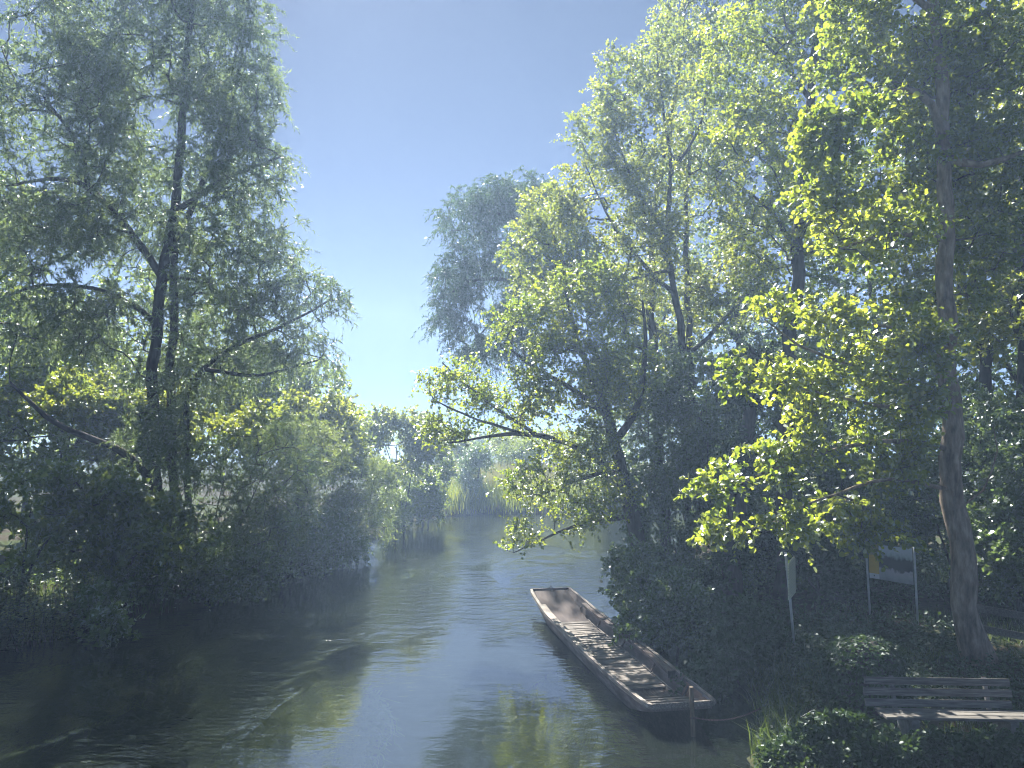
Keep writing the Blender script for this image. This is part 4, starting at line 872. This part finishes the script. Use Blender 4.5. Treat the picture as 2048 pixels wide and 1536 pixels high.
# leaning notice sign
sb = P(1590, 1284, 14.4); g = G(sb[0], 14.4)
sign = empty('notice_sign', g, 0, 'leaning pale green notice board on a single metal pole', 'sign')
top = P(1571, 1104, 14.4) - np.array(g)
mb = MB(); mb.tube([(0, 0, -.2), tuple(top * .5), tuple(top)], .024, 10); mb.build('pole', M['steel'], sign, smooth=True)
bt = P(1580, 1192, 14.3) - np.array(g); tp = P(1572, 1117, 14.3) - np.array(g)
brd = bpy.data.objects.new('board', None)
mb = MB(); h = float(np.linalg.norm(tp - bt)); w2 = .27
mb.add([(-w2, -.012, -h / 2), (w2, -.012, -h / 2), (w2, .012, -h / 2), (-w2, .012, -h / 2), (-w2, -.012, h / 2 - .05), (w2, -.012, h / 2 - .05), (w2, .012, h / 2 - .05), (-w2, .012, h / 2 - .05), (-w2 + .06, -.012, h / 2), (w2 - .06, -.012, h / 2), (w2 - .06, .012, h / 2), (-w2 + .06, .012, h / 2)],
       [(3, 2, 1, 0), (0, 1, 5, 4), (1, 2, 6, 5), (2, 3, 7, 6), (3, 0, 4, 7), (4, 5, 9, 8), (5, 6, 10, 9), (6, 7, 11, 10), (7, 4, 8, 11), (8, 9, 10, 11)])
bd = mb.build('board', print_mat('notice_print', (.58, .58, .44), (.14, .15, .13), 'lines'), sign)
bd.location = Vector((tp + bt) / 2) + Vector((.05, -.05, 0)); bd.rotation_euler = (R(2), R(-6), R(58))
for k in (-.25, .2):
    mb = MB(); c0 = (tp + bt) / 2 + (tp - bt) * k; mb.box((c0[0] + .02, c0[1] - .01, c0[2]), (.09, .05, .03)); mb.build('clamp', M['steel'], sign)
# information board on two posts
lp = P(1741, 1232, 16.6); rp_ = P(1836, 1250, 15.7); gl, gr = G(lp[0], 16.6), G(rp_[0], 15.7)
info = empty('information_board', gl, 0, 'information board with yellow side strip and landscape picture on two thin posts', 'sign')
off = np.array(gl); ptop = float(P(1735, 1080, 16.6)[2]) - gl[2]
e = np.array(gr) - off
for q, lean in ((np.zeros(3), -.05), (e, -.02)):
    mb = MB(); mb.tube([(q[0], q[1], q[2] - .2), (q[0] + lean, q[1], q[2] + ptop)], .022, 8); mb.build('post', M['steel'], info, smooth=True)
zt, zb_ = ptop - .06, float(P(1760, 1160, 16.3)[2]) - gl[2]
dirv = e[:2] / np.linalg.norm(e[:2]); Wd = float(np.linalg.norm(e[:2])); nrm = np.array([dirv[1], -dirv[0]])
if nrm[1] > 0: nrm = -nrm
def panel(a0, a1, z0, z1, nm, mat, outp, th=.012):
    mb = MB(); p = lambda a, z, o_: (dirv[0] * a + nrm[0] * o_ - .03, dirv[1] * a + nrm[1] * o_, z)
    mb.hexa([p(a0, z0, outp + th), p(a1, z0, outp + th), p(a1, z0, outp), p(a0, z0, outp), p(a0, z1, outp + th), p(a1, z1, outp + th), p(a1, z1, outp), p(a0, z1, outp)])
    return mb.build(nm, mat, info)
def flat(name, c, r=.5):
    m, N, L = new_mat(name); b = N.new("ShaderNodeBsdfPrincipled"); b.inputs["Base Color"].default_value = (*c, 1); b.inputs["Roughness"].default_value = r
    nz = N.new("ShaderNodeTexNoise"); nz.inputs["Scale"].default_value = 12; tc = N.new("ShaderNodeTexCoord"); L.new(tc.outputs["Object"], nz.inputs["Vector"])
    hv = N.new("ShaderNodeHueSaturation"); hv.inputs["Color"].default_value = (*c, 1); mv = N.new("ShaderNodeMath"); mv.operation = 'MULTIPLY_ADD'; mv.inputs[1].default_value = .5; mv.inputs[2].default_value = .75; L.new(nz.outputs[0], mv.inputs[0]); L.new(mv.outputs[0], hv.inputs["Value"]); L.new(hv.outputs[0], b.inputs["Base Color"])
    o = N.new("ShaderNodeOutputMaterial"); L.new(b.outputs[0], o.inputs[0]); return m
panel(.03, Wd - .03, zb_, zt, 'backing', flat('board_backing', (.10, .11, .11)), -.012)
panel(.28, Wd - .03, zb_ + .005, zt - .005, 'picture', print_mat('landscape_print', (.3, .3, .3), (.1, .1, .1), 'photo'), .002, .008)
panel(.05, .275, zb_ + .11, zt - .23, 'yellow_strip', print_mat('yellow_print', (.52, .34, .04), (.34, .24, .05), 'lines'), .002, .008)
panel(.05, .275, zt - .228, zt - .005, 'title_strip', flat('olive_title', (.30, .27, .08)), .002, .008)
panel(.05, .275, zb_ + .005, zb_ + .108, 'foot_strip', flat('white_foot', (.62, .63, .62)), .002, .008)
panel(.15, .175, zb_ + .05, zb_ + .08, 'emblem', flat('emblem_ink', (.08, .10, .12)), .0102, .002)

# ---------------------------------------------------------------- wooden fence behind the near alder
fs = P(1950, 1215, 14.6); fe = P(2120, 1245, 13.6)
fence = empty('wooden_fence', G(fs[0], 14.6), 0, 'low two-rail wooden fence running off to the right behind the near alder', 'fence')
f0 = np.array(fence.location); d = fe - fs
for dz in (0, -.36):
    mb = MB(); a = fs - f0 + (0, 0, dz) - d * .15; b2 = fe - f0 + (0, 0, dz) + d * .6
    n_ = np.array([0, 0, .065]); w_ = unit(np.array([-d[1], d[0], 0])) * .02
    mb.hexa([a - n_ - w_, b2 - n_ - w_, b2 - n_ + w_, a - n_ + w_, a + n_ - w_, b2 + n_ - w_, b2 + n_ + w_, a + n_ + w_]); mb.build('rail', M['fence_wood'], fence, bevel=.006)
for t in (-.05, .62, 1.3):
    p = fs - f0 + d * t; w_ = unit(np.array([-d[1], d[0], 0])) * .068
    mb = MB(); mb.tube([(p[0] + w_[0], p[1] + w_[1], -.3), (p[0] + w_[0], p[1] + w_[1], p[2] + .12)], .046, 8); mb.build('post', M['fence_wood'], fence, smooth=True)

# ---------------------------------------------------------------- haze in the air over the river
if HAZE > 0:
    mb = MB(); mb.box((0, 0, 11.6), (256, 256, 27.8))
    m, N, L = new_mat('haze'); v = N.new("ShaderNodeVolumePrincipled"); v.inputs["Density"].default_value = HAZE; v.inputs["Color"].default_value = (.47, .67, 1.0, 1); v.inputs["Anisotropy"].default_value = .3
    o = N.new("ShaderNodeOutputMaterial"); L.new(v.outputs[0], o.inputs["Volume"])
    hz_ = mb.build('haze', m); tag(hz_, 'thin bright haze hanging over the river', 'haze', kind='stuff')
print('TRI total', TRI[0])
